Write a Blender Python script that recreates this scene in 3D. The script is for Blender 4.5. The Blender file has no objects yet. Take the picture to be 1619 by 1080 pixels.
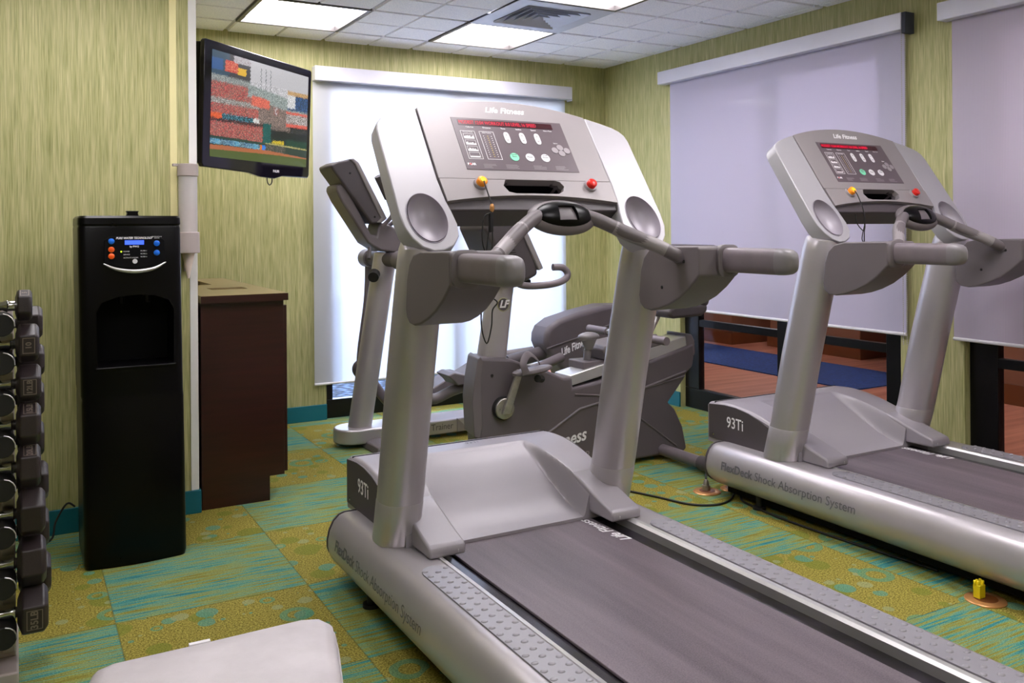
import bpy, bmesh, math, random
from mathutils import Vector, Matrix
PI = math.pi
random.seed(7)
S = bpy.context.scene
COL = S.collection

def lin(c):
    return tuple((x / 12.92 if x <= .04045 else ((x + .055) / 1.055) ** 2.4) for x in c)
def rgb(r, g, b):
    return lin((r / 255, g / 255, b / 255)) + (1,)

# ------------------------------------------------------------------ camera
F_PX, CY, YAW, ROLL, H0 = 1402.7, 360.4, .51, -.0071, 1.2255
cam_d = bpy.data.cameras.new('camera'); cam = bpy.data.objects.new('camera', cam_d); COL.objects.link(cam)
cam_d.sensor_width = 36; cam_d.lens = F_PX / 1619 * 36
cam_d.shift_y = -(540 - CY) / 1619
cam_d.clip_start = .05
fw = Vector((math.sin(YAW), math.cos(YAW), 0)); r0 = Vector((math.cos(YAW), -math.sin(YAW), 0)); u0 = Vector((0, 0, 1))
rv = r0 * math.cos(ROLL) + u0 * math.sin(ROLL); uv_ = -r0 * math.sin(ROLL) + u0 * math.cos(ROLL)
M = Matrix((rv, uv_, -fw)).transposed().to_4x4(); M.translation = (0, 0, H0)
cam.matrix_world = M
S.camera = cam

# ------------------------------------------------------------------ world, exposure
S.view_settings.view_transform = 'Standard'; S.view_settings.look = 'None'
S.view_settings.gamma = 1; S.view_settings.use_curve_mapping = False
S.view_settings.exposure = 1.55
W = bpy.data.worlds.new('sky'); S.world = W; W.use_nodes = True
wn = W.node_tree.nodes; wl = W.node_tree.links
bg = wn['Background']
tc = wn.new('ShaderNodeTexCoord'); sp = wn.new('ShaderNodeSeparateXYZ'); cr = wn.new('ShaderNodeValToRGB')
wl.new(tc.outputs['Generated'], sp.inputs[0]); wl.new(sp.outputs[2], cr.inputs[0]); wl.new(cr.outputs[0], bg.inputs[0])
cr.color_ramp.elements[0].position = .0; cr.color_ramp.elements[0].color = rgb(225, 232, 240)
cr.color_ramp.elements[1].position = .5; cr.color_ramp.elements[1].color = rgb(170, 200, 240)
bg.inputs[1].default_value = 4.5
PANEL_STRENGTH = 7.0
LOBBY_W = 42
sun_d = bpy.data.lights.new('sun', 'SUN'); sun_d.energy = 1.0; sun_d.angle = .02; sun_d.color = (1, .95, .88)
sun = bpy.data.objects.new('sun', sun_d); COL.objects.link(sun); sun.rotation_euler = (math.radians(-48), 0, math.radians(25)); sun.location = (2, 12, 8)

# ------------------------------------------------------------------ materials
class NT:
    def __init__(s, name):
        s.m = bpy.data.materials.new(name); s.m.use_nodes = True
        s.n = s.m.node_tree.nodes; s.l = s.m.node_tree.links; s.b = s.n['Principled BSDF']; s.out = s.n['Material Output']
    def node(s, t, **k):
        n = s.n.new('ShaderNode' + t)
        for a, v in k.items(): setattr(n, a, v)
        return n
    def put(s, sock, v):
        if isinstance(v, bpy.types.NodeSocket): s.l.new(v, sock)
        elif v is not None: sock.default_value = v
    def math(s, op, a, b=None, c=None):
        n = s.node('Math', operation=op); s.put(n.inputs[0], a); s.put(n.inputs[1], b)
        if c is not None: s.put(n.inputs[2], c)
        return n.outputs[0]
    def mix(s, f, a, b, bt='MIX'):
        n = s.node('Mix', data_type='RGBA', blend_type=bt)
        s.put(n.inputs[0], f); s.put(n.inputs[6], a); s.put(n.inputs[7], b); return n.outputs[2]
    def coord(s, kind='Object'):
        return s.node('TexCoord').outputs[kind]
    def mapping(s, v, scale=(1, 1, 1), loc=(0, 0, 0), rot=(0, 0, 0)):
        n = s.node('Mapping'); s.put(n.inputs[0], v); n.inputs[1].default_value = loc; n.inputs[2].default_value = rot; n.inputs[3].default_value = scale
        return n.outputs[0]
    def noise(s, v, scale, detail=3, rough=.5, dist=0):
        n = s.node('TexNoise'); s.put(n.inputs['Vector'], v); n.inputs['Scale'].default_value = scale
        n.inputs['Detail'].default_value = detail; n.inputs['Roughness'].default_value = rough; n.inputs['Distortion'].default_value = dist
        return n.outputs[0]
    def ramp(s, f, stops, interp='LINEAR'):
        n = s.node('ValToRGB'); s.put(n.inputs[0], f); r = n.color_ramp; r.interpolation = interp
        while len(r.elements) < len(stops): r.elements.new(.5)
        for e, (p, c) in zip(r.elements, stops): e.position = p; e.color = c
        return n.outputs[0]
    def bump(s, h, strength=.3, dist=.002):
        n = s.node('Bump'); s.put(n.inputs['Height'], h); n.inputs['Strength'].default_value = strength; n.inputs['Distance'].default_value = dist
        s.l.new(n.outputs[0], s.b.inputs['Normal'])
    def set(s, color=None, rough=None, metal=None, spec=None, emit=None, es=None):
        i = s.b.inputs
        if color is not None: s.put(i['Base Color'], color)
        if rough is not None: s.put(i['Roughness'], rough)
        if metal is not None: i['Metallic'].default_value = metal
        if spec is not None: i['Specular IOR Level'].default_value = spec
        if emit is not None: s.put(i['Emission Color'], emit); i['Emission Strength'].default_value = es
        return s

def plain(name, c, rough=.5, metal=0, var=.06, scale=12, bump=0, bscale=300, spec=None):
    t = NT(name); co = t.coord(); nz = t.noise(co, scale, 4)
    d = tuple(max(0, x * (1 - var)) for x in c[:3]) + (1,); u = tuple(min(1, x * (1 + var)) for x in c[:3]) + (1,)
    t.set(t.ramp(nz, [(.3, d), (.7, u)]), t.math('ADD', t.math('MULTIPLY', nz, .12), rough - .06), metal, spec)
    if bump: t.bump(t.noise(co, bscale, 2), bump, .001)
    return t.m
def glow(name, c, st):
    t = NT(name); t.set((0, 0, 0, 1), .6, emit=c, es=st); return t.m

MT = {}
MT['silver'] = plain('silver_paint', rgb(186, 180, 184), .32, .55, .03, 6, .06, 900)
MT['white_silver'] = plain('light_silver_paint', rgb(168, 165, 170), .38, .15, .03, 6, .05, 900)
MT['panel'] = plain('warm_grey_plastic', rgb(144, 137, 139), .45, .1, .03, 6, .15, 900)
MT['hood'] = plain('hood_grey_plastic', rgb(152, 146, 152), .36, .1, .03, 6, .15, 900)
MT['dkgrey'] = plain('dark_grey_plastic', rgb(74, 67, 71), .5, 0, .05, 8, .2, 700)
MT['mdgrey'] = plain('mid_grey_plastic', rgb(102, 94, 97), .45, 0, .04, 8, .2, 700)
MT['bike'] = plain('taupe_grey_plastic', rgb(92, 84, 88), .5, 0, .04, 8, .2, 700)
MT['handle'] = plain('handle_grey_paint', rgb(116, 106, 111), .46, .2, .08, 20)
MT['cap'] = plain('cap_grey_plastic', rgb(122, 117, 120), .42, .1, .04, 20)
MT['rubber'] = plain('rubber', rgb(20, 18, 19), .6, 0, .1, 30, .3, 400)
MT['black'] = plain('black_plastic', rgb(4, 3, 5), .3, 0, .1, 10, spec=.2)
MT['matblack'] = plain('matt_black', rgb(4, 3, 5), .7, 0, .1, 10, spec=.15)
MT['gap'] = plain('seam_black', rgb(25, 22, 24), .9, 0, .05, 10)
MT['tread'] = plain('tread_grey_plastic', rgb(138, 135, 141), .42, .1, .03, 10)
MT['lip'] = plain('rail_lip_metal', rgb(205, 203, 203), .3, .7, .03, 10)
MT['cup'] = plain('cup_lavender_grey', rgb(150, 143, 152), .4, .1, .03, 10)
MT['chrome'] = plain('chrome', rgb(215, 213, 215), .15, 1, .03, 10)
MT['steel'] = plain('worn_steel', rgb(175, 170, 165), .3, .8, .15, 40)
MT['orange'] = glow('orange_button', rgb(250, 140, 15), .35); MT['orange'] = plain('orange_plastic', rgb(250, 150, 25), .35, 0, .04, 20)
MT['red'] = plain('red_plastic', rgb(215, 30, 20), .3, 0, .1, 60)
MT['white'] = plain('white_ink', rgb(235, 232, 235), .5, 0, .02)
MT['keywhite'] = plain('key_white', rgb(225, 222, 226), .45, 0, .02)
MT['keygrey'] = plain('key_grey', rgb(150, 142, 146), .45, 0, .02)
MT['keygreen'] = plain('key_green', rgb(130, 220, 180), .45, 0, .02)
MT['yellowink'] = plain('yellow_ink', rgb(205, 180, 90), .5, 0, .02)
MT['greyink'] = plain('grey_ink', rgb(95, 92, 98), .5, 0, .02)
MT['led'] = glow('red_led', rgb(235, 15, 60), .55)
MT['ledbg'] = plain('led_window', rgb(52, 6, 18), .3, 0, .05)
MT['overlay'] = plain('overlay_grey', rgb(92, 80, 86), .4, 0, .03)
MT['rack'] = plain('rack_grey_paint', rgb(172, 160, 156), .4, .2, .04)
MT['iron'] = plain('black_hex_rubber', rgb(44, 35, 37), .42, 0, .15, 25, .3, 250)
MT['embossed'] = plain('embossed_grey', rgb(118, 106, 98), .5, 0, .1)
MT['teal'] = plain('teal_baseboard', rgb(8, 104, 118), .5, 0, .06, 5)
MT['cream'] = plain('cream_trim', rgb(236, 226, 168), .5, 0, .02)
MT['guard'] = plain('white_corner_guard', rgb(236, 234, 232), .4, 0, .02)
MT['metalw'] = plain('valance_white_metal', rgb(216, 214, 226), .4, .1, .02)
MT['frame'] = plain('black_window_frame', rgb(14, 12, 16), .35, .3, .1)
MT['beige'] = plain('dispenser_beige', rgb(172, 160, 156), .5, 0, .03)
MT['paper'] = plain('paper_cups', rgb(226, 205, 196), .8, 0, .03)
MT['brass'] = plain('brass_cover', rgb(205, 148, 92), .3, .5, .08, 30)
MT['yellow'] = plain('yellow_plug', rgb(240, 215, 25), .45, 0, .05)
MT['cord'] = plain('black_cord', rgb(22, 20, 22), .5, 0, .05)
MT['blue_btn'] = plain('blue_button', rgb(20, 110, 225), .35, 0, .03)
MT['orange_btn'] = plain('orange_lit_button', rgb(250, 95, 20), .35, 0, .03)
MT['lcd'] = glow('blue_lcd', rgb(50, 80, 230), .9)
MT['lobbywall'] = plain('lobby_brown_wall', rgb(140, 92, 66), .6, 0, .05, 3)
MT['lobbybase'] = plain('lobby_wood_base', rgb(112, 62, 30), .4, 0, .1, 10)
MT['louver'] = plain('vent_white_metal', rgb(205, 207, 222), .45, .1, .02)
MT['ventdark'] = plain('vent_dark', rgb(60, 62, 74), .8, 0, .05)
MT['fixture'] = plain('fixture_dark_frame', rgb(88, 84, 84), .4, .3, .05)
MT['chain'] = plain('bead_chain_plastic', rgb(190, 185, 180), .4)
MT['leaf'] = plain('shrub_leaf', rgb(70, 96, 70), .6, 0, .3, 8)

def m_vinyl():
    t = NT('pale_vinyl'); co = t.coord(); n = t.noise(co, 7, 6, .6)
    t.set(t.ramp(n, [(.3, rgb(178, 171, 174)), (.65, rgb(196, 189, 192))]), .5)
    t.bump(t.noise(co, 380, 2), .3, .0006); return t.m
MT['vinyl'] = m_vinyl()
def m_belt():
    t = NT('running_belt'); co = t.coord()
    a = t.noise(t.mapping(co, (16, 1.1, 1)), 1, 5, .6); b = t.noise(co, 260, 3, .7)
    c = t.ramp(a, [(.3, rgb(72, 63, 70)), (.5, rgb(92, 81, 88)), (.72, rgb(112, 100, 107))])
    c = t.mix(.35, c, t.ramp(b, [(.35, rgb(70, 62, 68)), (.65, rgb(132, 120, 126))]))
    t.set(c, .55); t.bump(b, .4, .0008); return t.m
MT['belt'] = m_belt()
def m_deck():
    t = NT('deck_edge_black'); co = t.coord(); n = t.noise(co, 14, 6, .7)
    t.set(t.ramp(n, [(.4, rgb(20, 17, 20)), (.75, rgb(52, 46, 58))]), .18, 0, .6); return t.m
MT['deck'] = m_deck()
def m_wall():
    t = NT('streaked_wallpaper'); co = t.coord()
    sx = t.node('SeparateXYZ'); t.put(sx.inputs[0], co)
    h = t.math('ADD', sx.outputs[0], sx.outputs[1])
    cb = t.node('CombineXYZ'); t.put(cb.inputs[0], h); t.put(cb.inputs[2], sx.outputs[2])
    v = cb.outputs[0]
    a = t.noise(t.mapping(v, (150, 1, 4.2)), 1, 3, .6)
    b = t.noise(t.mapping(v, (44, 1, 1.4), (5, 0, 3)), 1, 3, .6)
    c = t.noise(t.mapping(v, (280, 1, 8), (2, 0, 1)), 1, 2, .5)
    ca = t.ramp(a, [(.28, rgb(108, 114, 58)), (.46, rgb(166, 164, 102)), (.6, rgb(192, 186, 132)), (.78, rgb(222, 213, 172))])
    cb2 = t.ramp(b, [(.35, rgb(134, 138, 78)), (.62, rgb(202, 196, 148))])
    cc = t.ramp(c, [(.35, rgb(112, 120, 60)), (.62, rgb(216, 208, 156))])
    x = t.mix(.4, ca, cb2); x = t.mix(.33, x, cc)
    t.set(x, .62); t.bump(a, .12, .001); return t.m
MT['wall'] = m_wall()
def m_carpet():
    t = NT('carpet_tiles'); co = t.coord('Object')
    sx = t.node('SeparateXYZ'); t.put(sx.inputs[0], co)
    T = .607; ox, oy = .2645, 3.0204
    ux = t.math('DIVIDE', t.math('SUBTRACT', sx.outputs[0], ox), T); uy = t.math('DIVIDE', t.math('SUBTRACT', sx.outputs[1], oy), T)
    ix = t.math('FLOOR', ux); iy = t.math('FLOOR', uy)
    fx = t.math('FRACT', ux); fy = t.math('FRACT', uy)
    par = t.math('ABSOLUTE', t.math('MODULO', t.math('ADD', ix, iy), 2))     # 0 = striped
    seed = t.math('ADD', t.math('MULTIPLY', ix, 3.7), t.math('MULTIPLY', iy, 7.3))
    cv = t.node('CombineXYZ'); t.put(cv.inputs[0], sx.outputs[0]); t.put(cv.inputs[1], sx.outputs[1]); t.put(cv.inputs[2], seed)
    v = cv.outputs[0]
    a = t.noise(t.mapping(v, (4.5, 75, 1)), 1, 3, .6)
    b = t.noise(t.mapping(v, (7, 190, 1), (3, 1, 0)), 1, 2, .5)
    big = t.noise(t.mapping(v, (1.6, 9, 1), (9, 4, 0)), 1, 2, .5)
    k = t.math('ADD', t.math('ADD', t.math('MULTIPLY', a, .5), t.math('MULTIPLY', b, .28)), t.math('MULTIPLY', big, .22))
    stripe = t.ramp(k, [(.34, rgb(16, 98, 118)), (.43, rgb(64, 142, 138)), (.485, rgb(112, 150, 116)), (.53, rgb(142, 146, 72)), (.6, rgb(128, 120, 42))])
    # bubbles
    base = t.ramp(t.noise(v, 170, 2, .6), [(.35, rgb(106, 96, 24)), (.65, rgb(176, 164, 78))])
    def bub(scale, loc, col, thr, rmax, ring=False):
        vo = t.node('TexVoronoi', voronoi_dimensions='2D'); t.put(vo.inputs['Vector'], t.mapping(co, (1, 1, 1), loc)); vo.inputs['Scale'].default_value = scale; vo.inputs['Randomness'].default_value = .85
        cs = t.node('SeparateColor'); t.put(cs.inputs[0], vo.outputs['Color'])
        r = t.math('MULTIPLY', cs.outputs[0], rmax); d = vo.outputs['Distance']
        msk = t.math('LESS_THAN', d, r)
        if ring: msk = t.math('MULTIPLY', msk, t.math('GREATER_THAN', d, t.math('MULTIPLY', r, .55)))
        return t.math('MULTIPLY', msk, t.math('GREATER_THAN', cs.outputs[1], thr)), col
    x = base
    for m_, c_ in (bub(7, (0, 0, 0), rgb(118, 126, 42), .35, .42), bub(11, (3, 2, 0), rgb(78, 146, 128), .62, .4), bub(13, (7, 1, 0), rgb(146, 154, 112), .62, .38), bub(6, (1.5, 4, 0), rgb(84, 144, 112), .6, .42, True)):
        x = t.mix(t.math('MULTIPLY', m_, .7), x, c_)
    fine = t.noise(co, 420, 2, .6)
    c = t.mix(t.math('LESS_THAN', par, .5), x, stripe)
    loop = t.noise(t.mapping(co, (1, 1.6, 1)), 210, 2, .7)
    c = t.mix(.75, c, t.mix(1.0, c, t.ramp(loop, [(.36, (.42, .42, .42, 1)), (.62, (1.25, 1.25, 1.25, 1))]), 'MULTIPLY'))
    e1 = t.math('MINIMUM', t.math('MINIMUM', fx, t.math('SUBTRACT', 1.0, fx)), t.math('MINIMUM', fy, t.math('SUBTRACT', 1.0, fy)))
    c = t.mix(t.math('MULTIPLY', t.math('LESS_THAN', e1, .004), .4), c, rgb(60, 60, 25))
    t.set(c, .9, 0, .2); t.bump(fine, .8, .003); return t.m
MT['carpet'] = m_carpet()
def m_ceil():
    t = NT('ceiling_tile'); co = t.coord(); n = t.noise(co, 130, 3, .7)
    t.set(t.ramp(n, [(.36, rgb(232, 231, 242)), (.55, rgb(252, 250, 255))]), .85); t.bump(n, .5, .002); return t.m
MT['ceil'] = m_ceil()
MT['ceilgrid'] = plain('ceiling_grid', rgb(190, 188, 200), .7)
def m_wood(name, a, b, s=1):
    t = NT(name); co = t.coord(); n = t.noise(t.mapping(co, (3 * s, 40 * s, 40 * s)), 1, 5, .6)
    t.set(t.ramp(n, [(.3, a), (.7, b)]), .32); return t.m
MT['mahogany'] = m_wood('mahogany_laminate', rgb(38, 14, 12), rgb(54, 20, 17))
MT['mahtop'] = m_wood('laminate_top', rgb(128, 112, 78), rgb(146, 128, 92))
MT['woodfloor'] = m_wood('lobby_wood_floor', rgb(150, 84, 62), rgb(206, 138, 112), .4)
def m_blue():
    t = NT('lobby_blue_carpet'); n = t.noise(t.coord(), 60, 4, .7)
    t.set(t.ramp(n, [(.35, rgb(10, 28, 74)), (.65, rgb(24, 62, 130))]), .9); return t.m
MT['bluecarpet'] = m_blue()
def m_gravel():
    t = NT('gravel'); vo = t.node('TexVoronoi'); vo.inputs['Scale'].default_value = 16; t.put(vo.inputs['Vector'], t.coord())
    t.set(t.ramp(vo.outputs['Distance'], [(.1, rgb(92, 104, 130)), (.6, rgb(14, 20, 36))]), .9); t.bump(vo.outputs['Distance'], .8, .03); return t.m
MT['gravel'] = m_gravel()
def m_shade(name, col, tr, see, ribs=False):
    t = NT(name); co = t.coord()
    d = t.node('BsdfDiffuse'); tl = t.node('BsdfTranslucent'); tp = t.node('BsdfTransparent')
    sx = t.node('SeparateXYZ'); t.put(sx.inputs[0], co)
    w = t.math('SINE', t.math('MULTIPLY', t.math('ADD', sx.outputs[0], sx.outputs[1]), 900 if ribs else 1500))
    c = t.ramp(t.math('ADD', t.math('MULTIPLY', w, .5), .5), [(.0, tuple(x * (.82 if ribs else .95) for x in col[:3]) + (1,)), (1, col)])
    t.put(d.inputs[0], c); t.put(tl.inputs[0], c)
    m1 = t.node('MixShader'); m1.inputs[0].default_value = tr; t.put(m1.inputs[1], d.outputs[0]); t.put(m1.inputs[2], tl.outputs[0])
    m2 = t.node('MixShader'); m2.inputs[0].default_value = see; t.put(m2.inputs[1], m1.outputs[0]); t.put(m2.inputs[2], tp.outputs[0])
    t.l.new(m2.outputs[0], t.out.inputs[0]); return t.m
MT['shade_day'] = m_shade('sunlit_shade_fabric', rgb(235, 236, 242), .6, .12)
MT['shade'] = m_shade('lavender_shade_fabric', rgb(222, 217, 236), .4, .045)
MT['shade_ribbed'] = m_shade('ribbed_shade_fabric', rgb(228, 218, 234), .4, .045, True)
def m_glass():
    t = NT('window_glass'); g = t.node('BsdfGlossy'); g.inputs['Roughness'].default_value = .03; tp = t.node('BsdfTransparent'); tp.inputs[0].default_value = (.9, .93, .97, 1)
    lw = t.node('LayerWeight'); lw.inputs[0].default_value = .15
    m = t.node('MixShader'); t.put(m.inputs[0], t.math('MULTIPLY', lw.outputs['Fresnel'], .6)); t.put(m.inputs[1], tp.outputs[0]); t.put(m.inputs[2], g.outputs[0])
    t.l.new(m.outputs[0], t.out.inputs[0]); return t.m
MT['glass'] = m_glass()
def m_clear():
    t = NT('clear_tube'); g = t.node('BsdfGlossy'); g.inputs['Roughness'].default_value = .12; tp = t.node('BsdfTransparent'); tp.inputs[0].default_value = (.93, .92, .91, 1)
    d = t.node('BsdfDiffuse'); d.inputs[0].default_value = rgb(225, 220, 218)
    lw = t.node('LayerWeight'); lw.inputs[0].default_value = .3
    m0 = t.node('MixShader'); m0.inputs[0].default_value = .55; t.put(m0.inputs[1], tp.outputs[0]); t.put(m0.inputs[2], d.outputs[0])
    m = t.node('MixShader'); t.put(m.inputs[0], t.math('MULTIPLY', lw.outputs['Facing'], .4)); t.put(m.inputs[1], m0.outputs[0]); t.put(m.inputs[2], g.outputs[0])
    t.l.new(m.outputs[0], t.out.inputs[0]); return t.m
MT['clear'] = m_clear()
MT['diffuser'] = glow('lit_diffuser', (1, .955, .985, 1), PANEL_STRENGTH)

# ------------------------------------------------------------------ mesh helpers
class MB:
    def __init__(s): s.v = []; s.f = []
    def add(s, vs, fs):
        o = len(s.v); s.v += [tuple(v) for v in vs]; s.f += [tuple(i + o for i in f) for f in fs]; return s
    def box(s, x0, x1, y0, y1, z0, z1):
        return s.add([(x0, y0, z0), (x1, y0, z0), (x1, y1, z0), (x0, y1, z0), (x0, y0, z1), (x1, y0, z1), (x1, y1, z1), (x0, y1, z1)],
                     [(3, 2, 1, 0), (4, 5, 6, 7), (0, 1, 5, 4), (1, 2, 6, 5), (2, 3, 7, 6), (3, 0, 4, 7)])
    def prism(s, poly, axis, a0, a1):
        n = len(poly)
        def P(p, a): return {'x': (a, p[0], p[1]), 'y': (p[0], a, p[1]), 'z': (p[0], p[1], a)}[axis]
        return s.add([P(p, a0) for p in poly] + [P(p, a1) for p in poly],
                     [tuple(range(n))[::-1], tuple(range(n, 2 * n))] + [(i, (i + 1) % n, n + (i + 1) % n, n + i) for i in range(n)])
    def loft(s, rings, caps=True):
        n = len(rings[0]); vs = [p for r in rings for p in r]; fs = []
        for k in range(len(rings) - 1):
            for i in range(n): j = (i + 1) % n; fs.append((k * n + i, k * n + j, (k + 1) * n + j, (k + 1) * n + i))
        if caps: fs += [tuple(range(n))[::-1], tuple(range((len(rings) - 1) * n, len(rings) * n))]
        return s.add(vs, fs)
    def tube(s, path, r, n=14, caps=True, flat=1.0):
        P = [Vector(p) for p in path]; rings = []; up = None
        for i, p in enumerate(P):
            t = (P[min(i + 1, len(P) - 1)] - P[max(i - 1, 0)]).normalized()
            if up is None:
                up = Vector((0, 0, 1)) if abs(t.z) < .9 else Vector((0, 1, 0))
            a = t.cross(up).normalized(); up = a.cross(t).normalized()
            rr = r[i] if isinstance(r, (list, tuple)) else r
            rings.append([p + a * math.cos(k * 2 * PI / n) * rr + up * math.sin(k * 2 * PI / n) * rr * flat for k in range(n)])
        return s.loft(rings, caps)
    def cyl(s, a, b, r, n=20): return s.tube([a, b], r, n)
    def ball(s, c, r, nu=20, nv=12, mat=None):
        rx, ry, rz = r if isinstance(r, (list, tuple)) else (r, r, r); c = Vector(c); rings = []
        for j in range(1, nv):
            th = PI * j / nv
            ring = []
            for i in range(nu):
                ph = 2 * PI * i / nu; q = Vector((rx * math.sin(th) * math.cos(ph), ry * math.sin(th) * math.sin(ph), rz * math.cos(th)))
                if mat: q = mat @ q
                ring.append(c + q)
            rings.append(ring)
        return s.loft(rings)
    def grid(s, fn, nu, nv):
        vs = [fn(i / nu, j / nv) for j in range(nv + 1) for i in range(nu + 1)]
        return s.add(vs, [(j * (nu + 1) + i, j * (nu + 1) + i + 1, (j + 1) * (nu + 1) + i + 1, (j + 1) * (nu + 1) + i) for j in range(nv) for i in range(nu)])
    def xf(s, m): s.v = [tuple(m @ Vector(v)) for v in s.v]; return s
    def build(s, name, mat, parent=None, bevel=0, seg=3, ang=32, sub=0, cut=None, recalc=True):
        me = bpy.data.meshes.new(name); me.from_pydata([tuple(v) for v in s.v], [], s.f)
        if recalc:
            bm = bmesh.new(); bm.from_mesh(me); bmesh.ops.recalc_face_normals(bm, faces=bm.faces); bm.to_mesh(me); bm.free()
        me.materials.append(MT[mat] if isinstance(mat, str) else mat)
        o = bpy.data.objects.new(name, me); COL.objects.link(o)
        if cut:
            for c in cut:
                cm = bpy.data.meshes.new('c'); cm.from_pydata([tuple(v) for v in c.v], [], c.f)
                bm = bmesh.new(); bm.from_mesh(cm); bmesh.ops.recalc_face_normals(bm, faces=bm.faces); bm.to_mesh(cm); bm.free()
                co = bpy.data.objects.new('c', cm); COL.objects.link(co)
                md = o.modifiers.new('b', 'BOOLEAN'); md.object = co; md.operation = 'DIFFERENCE'; md.solver = 'EXACT'
                dg = bpy.context.evaluated_depsgraph_get(); nm = bpy.data.meshes.new_from_object(o.evaluated_get(dg))
                o.modifiers.clear(); o.data = nm; nm.name = name
                bpy.data.objects.remove(co)
            me = o.data
        me.polygons.foreach_set('use_smooth', [True] * len(me.polygons))
        me.set_sharp_from_angle(angle=math.radians(ang))
        if bevel:
            b = o.modifiers.new('bevel', 'BEVEL'); b.width = bevel; b.segments = seg; b.limit_method = 'ANGLE'; b.angle_limit = math.radians(35); b.harden_normals = False
        if sub:
            m = o.modifiers.new('sub', 'SUBSURF'); m.levels = sub; m.render_levels = sub
        if parent: put(o, parent)
        return o
def put(o, parent):
    m = parent.get('_m'); o.parent = parent
    o.matrix_parent_inverse = Matrix.Identity(4)
    # geometry is given in world coordinates of the first instance: shift by the thing's own origin
    org = ORG.get(parent.name)
    if org is not None and o.type == 'MESH':
        o.data.transform(Matrix.Translation(-org)); ORG[o.name] = org
ORG = {}
def thing(name, label, cat, loc, group=None):
    o = bpy.data.objects.new(name, None); COL.objects.link(o); o.location = loc; o.empty_display_size = .1
    o['label'] = label; o['category'] = cat
    if group: o['group'] = group
    ORG[o.name] = Vector(loc); return o
def tag(o, label, cat, group=None):
    o['label'] = label; o['category'] = cat
    if group: o['group'] = group
    return o
def recentre(o):
    vs = [v.co for v in o.data.vertices]
    c = Vector(((min(v.x for v in vs) + max(v.x for v in vs)) / 2, (min(v.y for v in vs) + max(v.y for v in vs)) / 2, min(v.z for v in vs)))
    o.data.transform(Matrix.Translation(-c)); o.location = c; return o
def struct(o): o['kind'] = 'structure'; return o
def lab(o, l): o['label'] = l; return o
def copy_tree(o, parent=None):
    c = o.copy(); COL.objects.link(c)
    if parent: c.parent = parent
    for ch in [x for x in list(COL.objects) if x.parent == o]: copy_tree(ch, c)
    return c
def text(s, size, mat, org, xdir, ydir, parent, name='lettering', shear=0, bold=0, xs=1.0, align='LEFT', lift=.0006):
    cu = bpy.data.curves.new('t', 'FONT'); cu.body = s; cu.size = size; cu.shear = shear; cu.offset = bold; cu.align_x = align; cu.align_y = 'CENTER'; cu.extrude = .0002
    cu.resolution_u = 3
    o = bpy.data.objects.new('t', cu); COL.objects.link(o)
    dg = bpy.context.evaluated_depsgraph_get(); me = bpy.data.meshes.new_from_object(o.evaluated_get(dg)); bpy.data.objects.remove(o)
    x = Vector(xdir).normalized(); y = Vector(ydir).normalized(); z = x.cross(y).normalized(); y = z.cross(x)
    m = Matrix((x * xs, y, z)).transposed().to_4x4(); m.translation = Vector(org) + z * lift
    me.transform(m); me.materials.clear(); me.materials.append(MT[mat]); me.name = name
    o = bpy.data.objects.new(name, me); COL.objects.link(o)
    if parent: put(o, parent)
    return o
def smooth_path(pts, n=6):
    P = [Vector(p) for p in pts]; out = []
    for i in range(len(P) - 1):
        p0 = P[max(i - 1, 0)]; p1 = P[i]; p2 = P[i + 1]; p3 = P[min(i + 2, len(P) - 1)]
        for k in range(n):
            t = k / n
            out.append(.5 * ((2 * p1) + (p2 - p0) * t + (2 * p0 - 5 * p1 + 4 * p2 - p3) * t * t + (3 * p1 - p0 - 3 * p2 + p3) * t ** 3))
    out.append(P[-1]); return out
def interp(tab, x):
    if x <= tab[0][0]: return tab[0][1]
    for (a, b), (c, d) in zip(tab, tab[1:]):
        if x <= c: return b + (d - b) * (x - a) / (c - a)
    return tab[-1][1]
def sstep(a, b, x):
    t = min(1, max(0, (x - a) / (b - a))); return t * t * (3 - 2 * t)
def ring2(cx, cy, rx, ry, n=24, p=2.0, a0=0):
    out = []
    for k in range(n):
        a = a0 + 2 * PI * k / n; c, s_ = math.cos(a), math.sin(a)
        out.append((cx + rx * math.copysign(abs(c) ** (2 / p), c), cy + ry * math.copysign(abs(s_) ** (2 / p), s_)))
    return out

# ================================================================== the room
XR, YB, H = 3.945, 5.58, 2.44
XL, YF, YN, XC = -2.6, -1.4, 4.03, .684
struct(MB().box(XL, 4.0, YF, YB + .06, -.05, 0).build('floor', 'carpet'))
struct(MB().box(XL, 4.06, YF - .1, YB + .1, H + .012, H + .06).build('ceiling', 'ceilgrid', cut=[MB().box(a_ + .012, a_ + .598, b_ + .012, b_ + .598, H - .1, H + .2) for a_, b_ in [(1.124, 4.675), (2.343, 4.675), (2.343, 3.455), (1.124, 2.236), (2.343, 1.626), (-.096, 2.845), (1.124, .407), (-.705, .407), (2.953, .407), (2.343, 4.065)]]))
struct(MB().box(XL - .1, 4.06, YF - .12, YB + .12, H + .10, H + .14).build('ceiling', 'ventdark'))  # unseen slab added over the ceiling to keep sky light out of the cuts
struct(MB().box(XL - .1, XL - .06, YF - .12, YB + .12, H + .0, H + .10).box(4.03, 4.06, YF - .12, YB + .12, H, H + .10).box(XL - .06, 4.03, YF - .12, YF - .09, H + .0, H + .10).box(XL - .06, 4.03, YB + .09, YB + .12, H, H + .10).build('ceiling', 'ventdark'))  # unseen rim added under the slab, closes its sides against sky light
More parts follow.
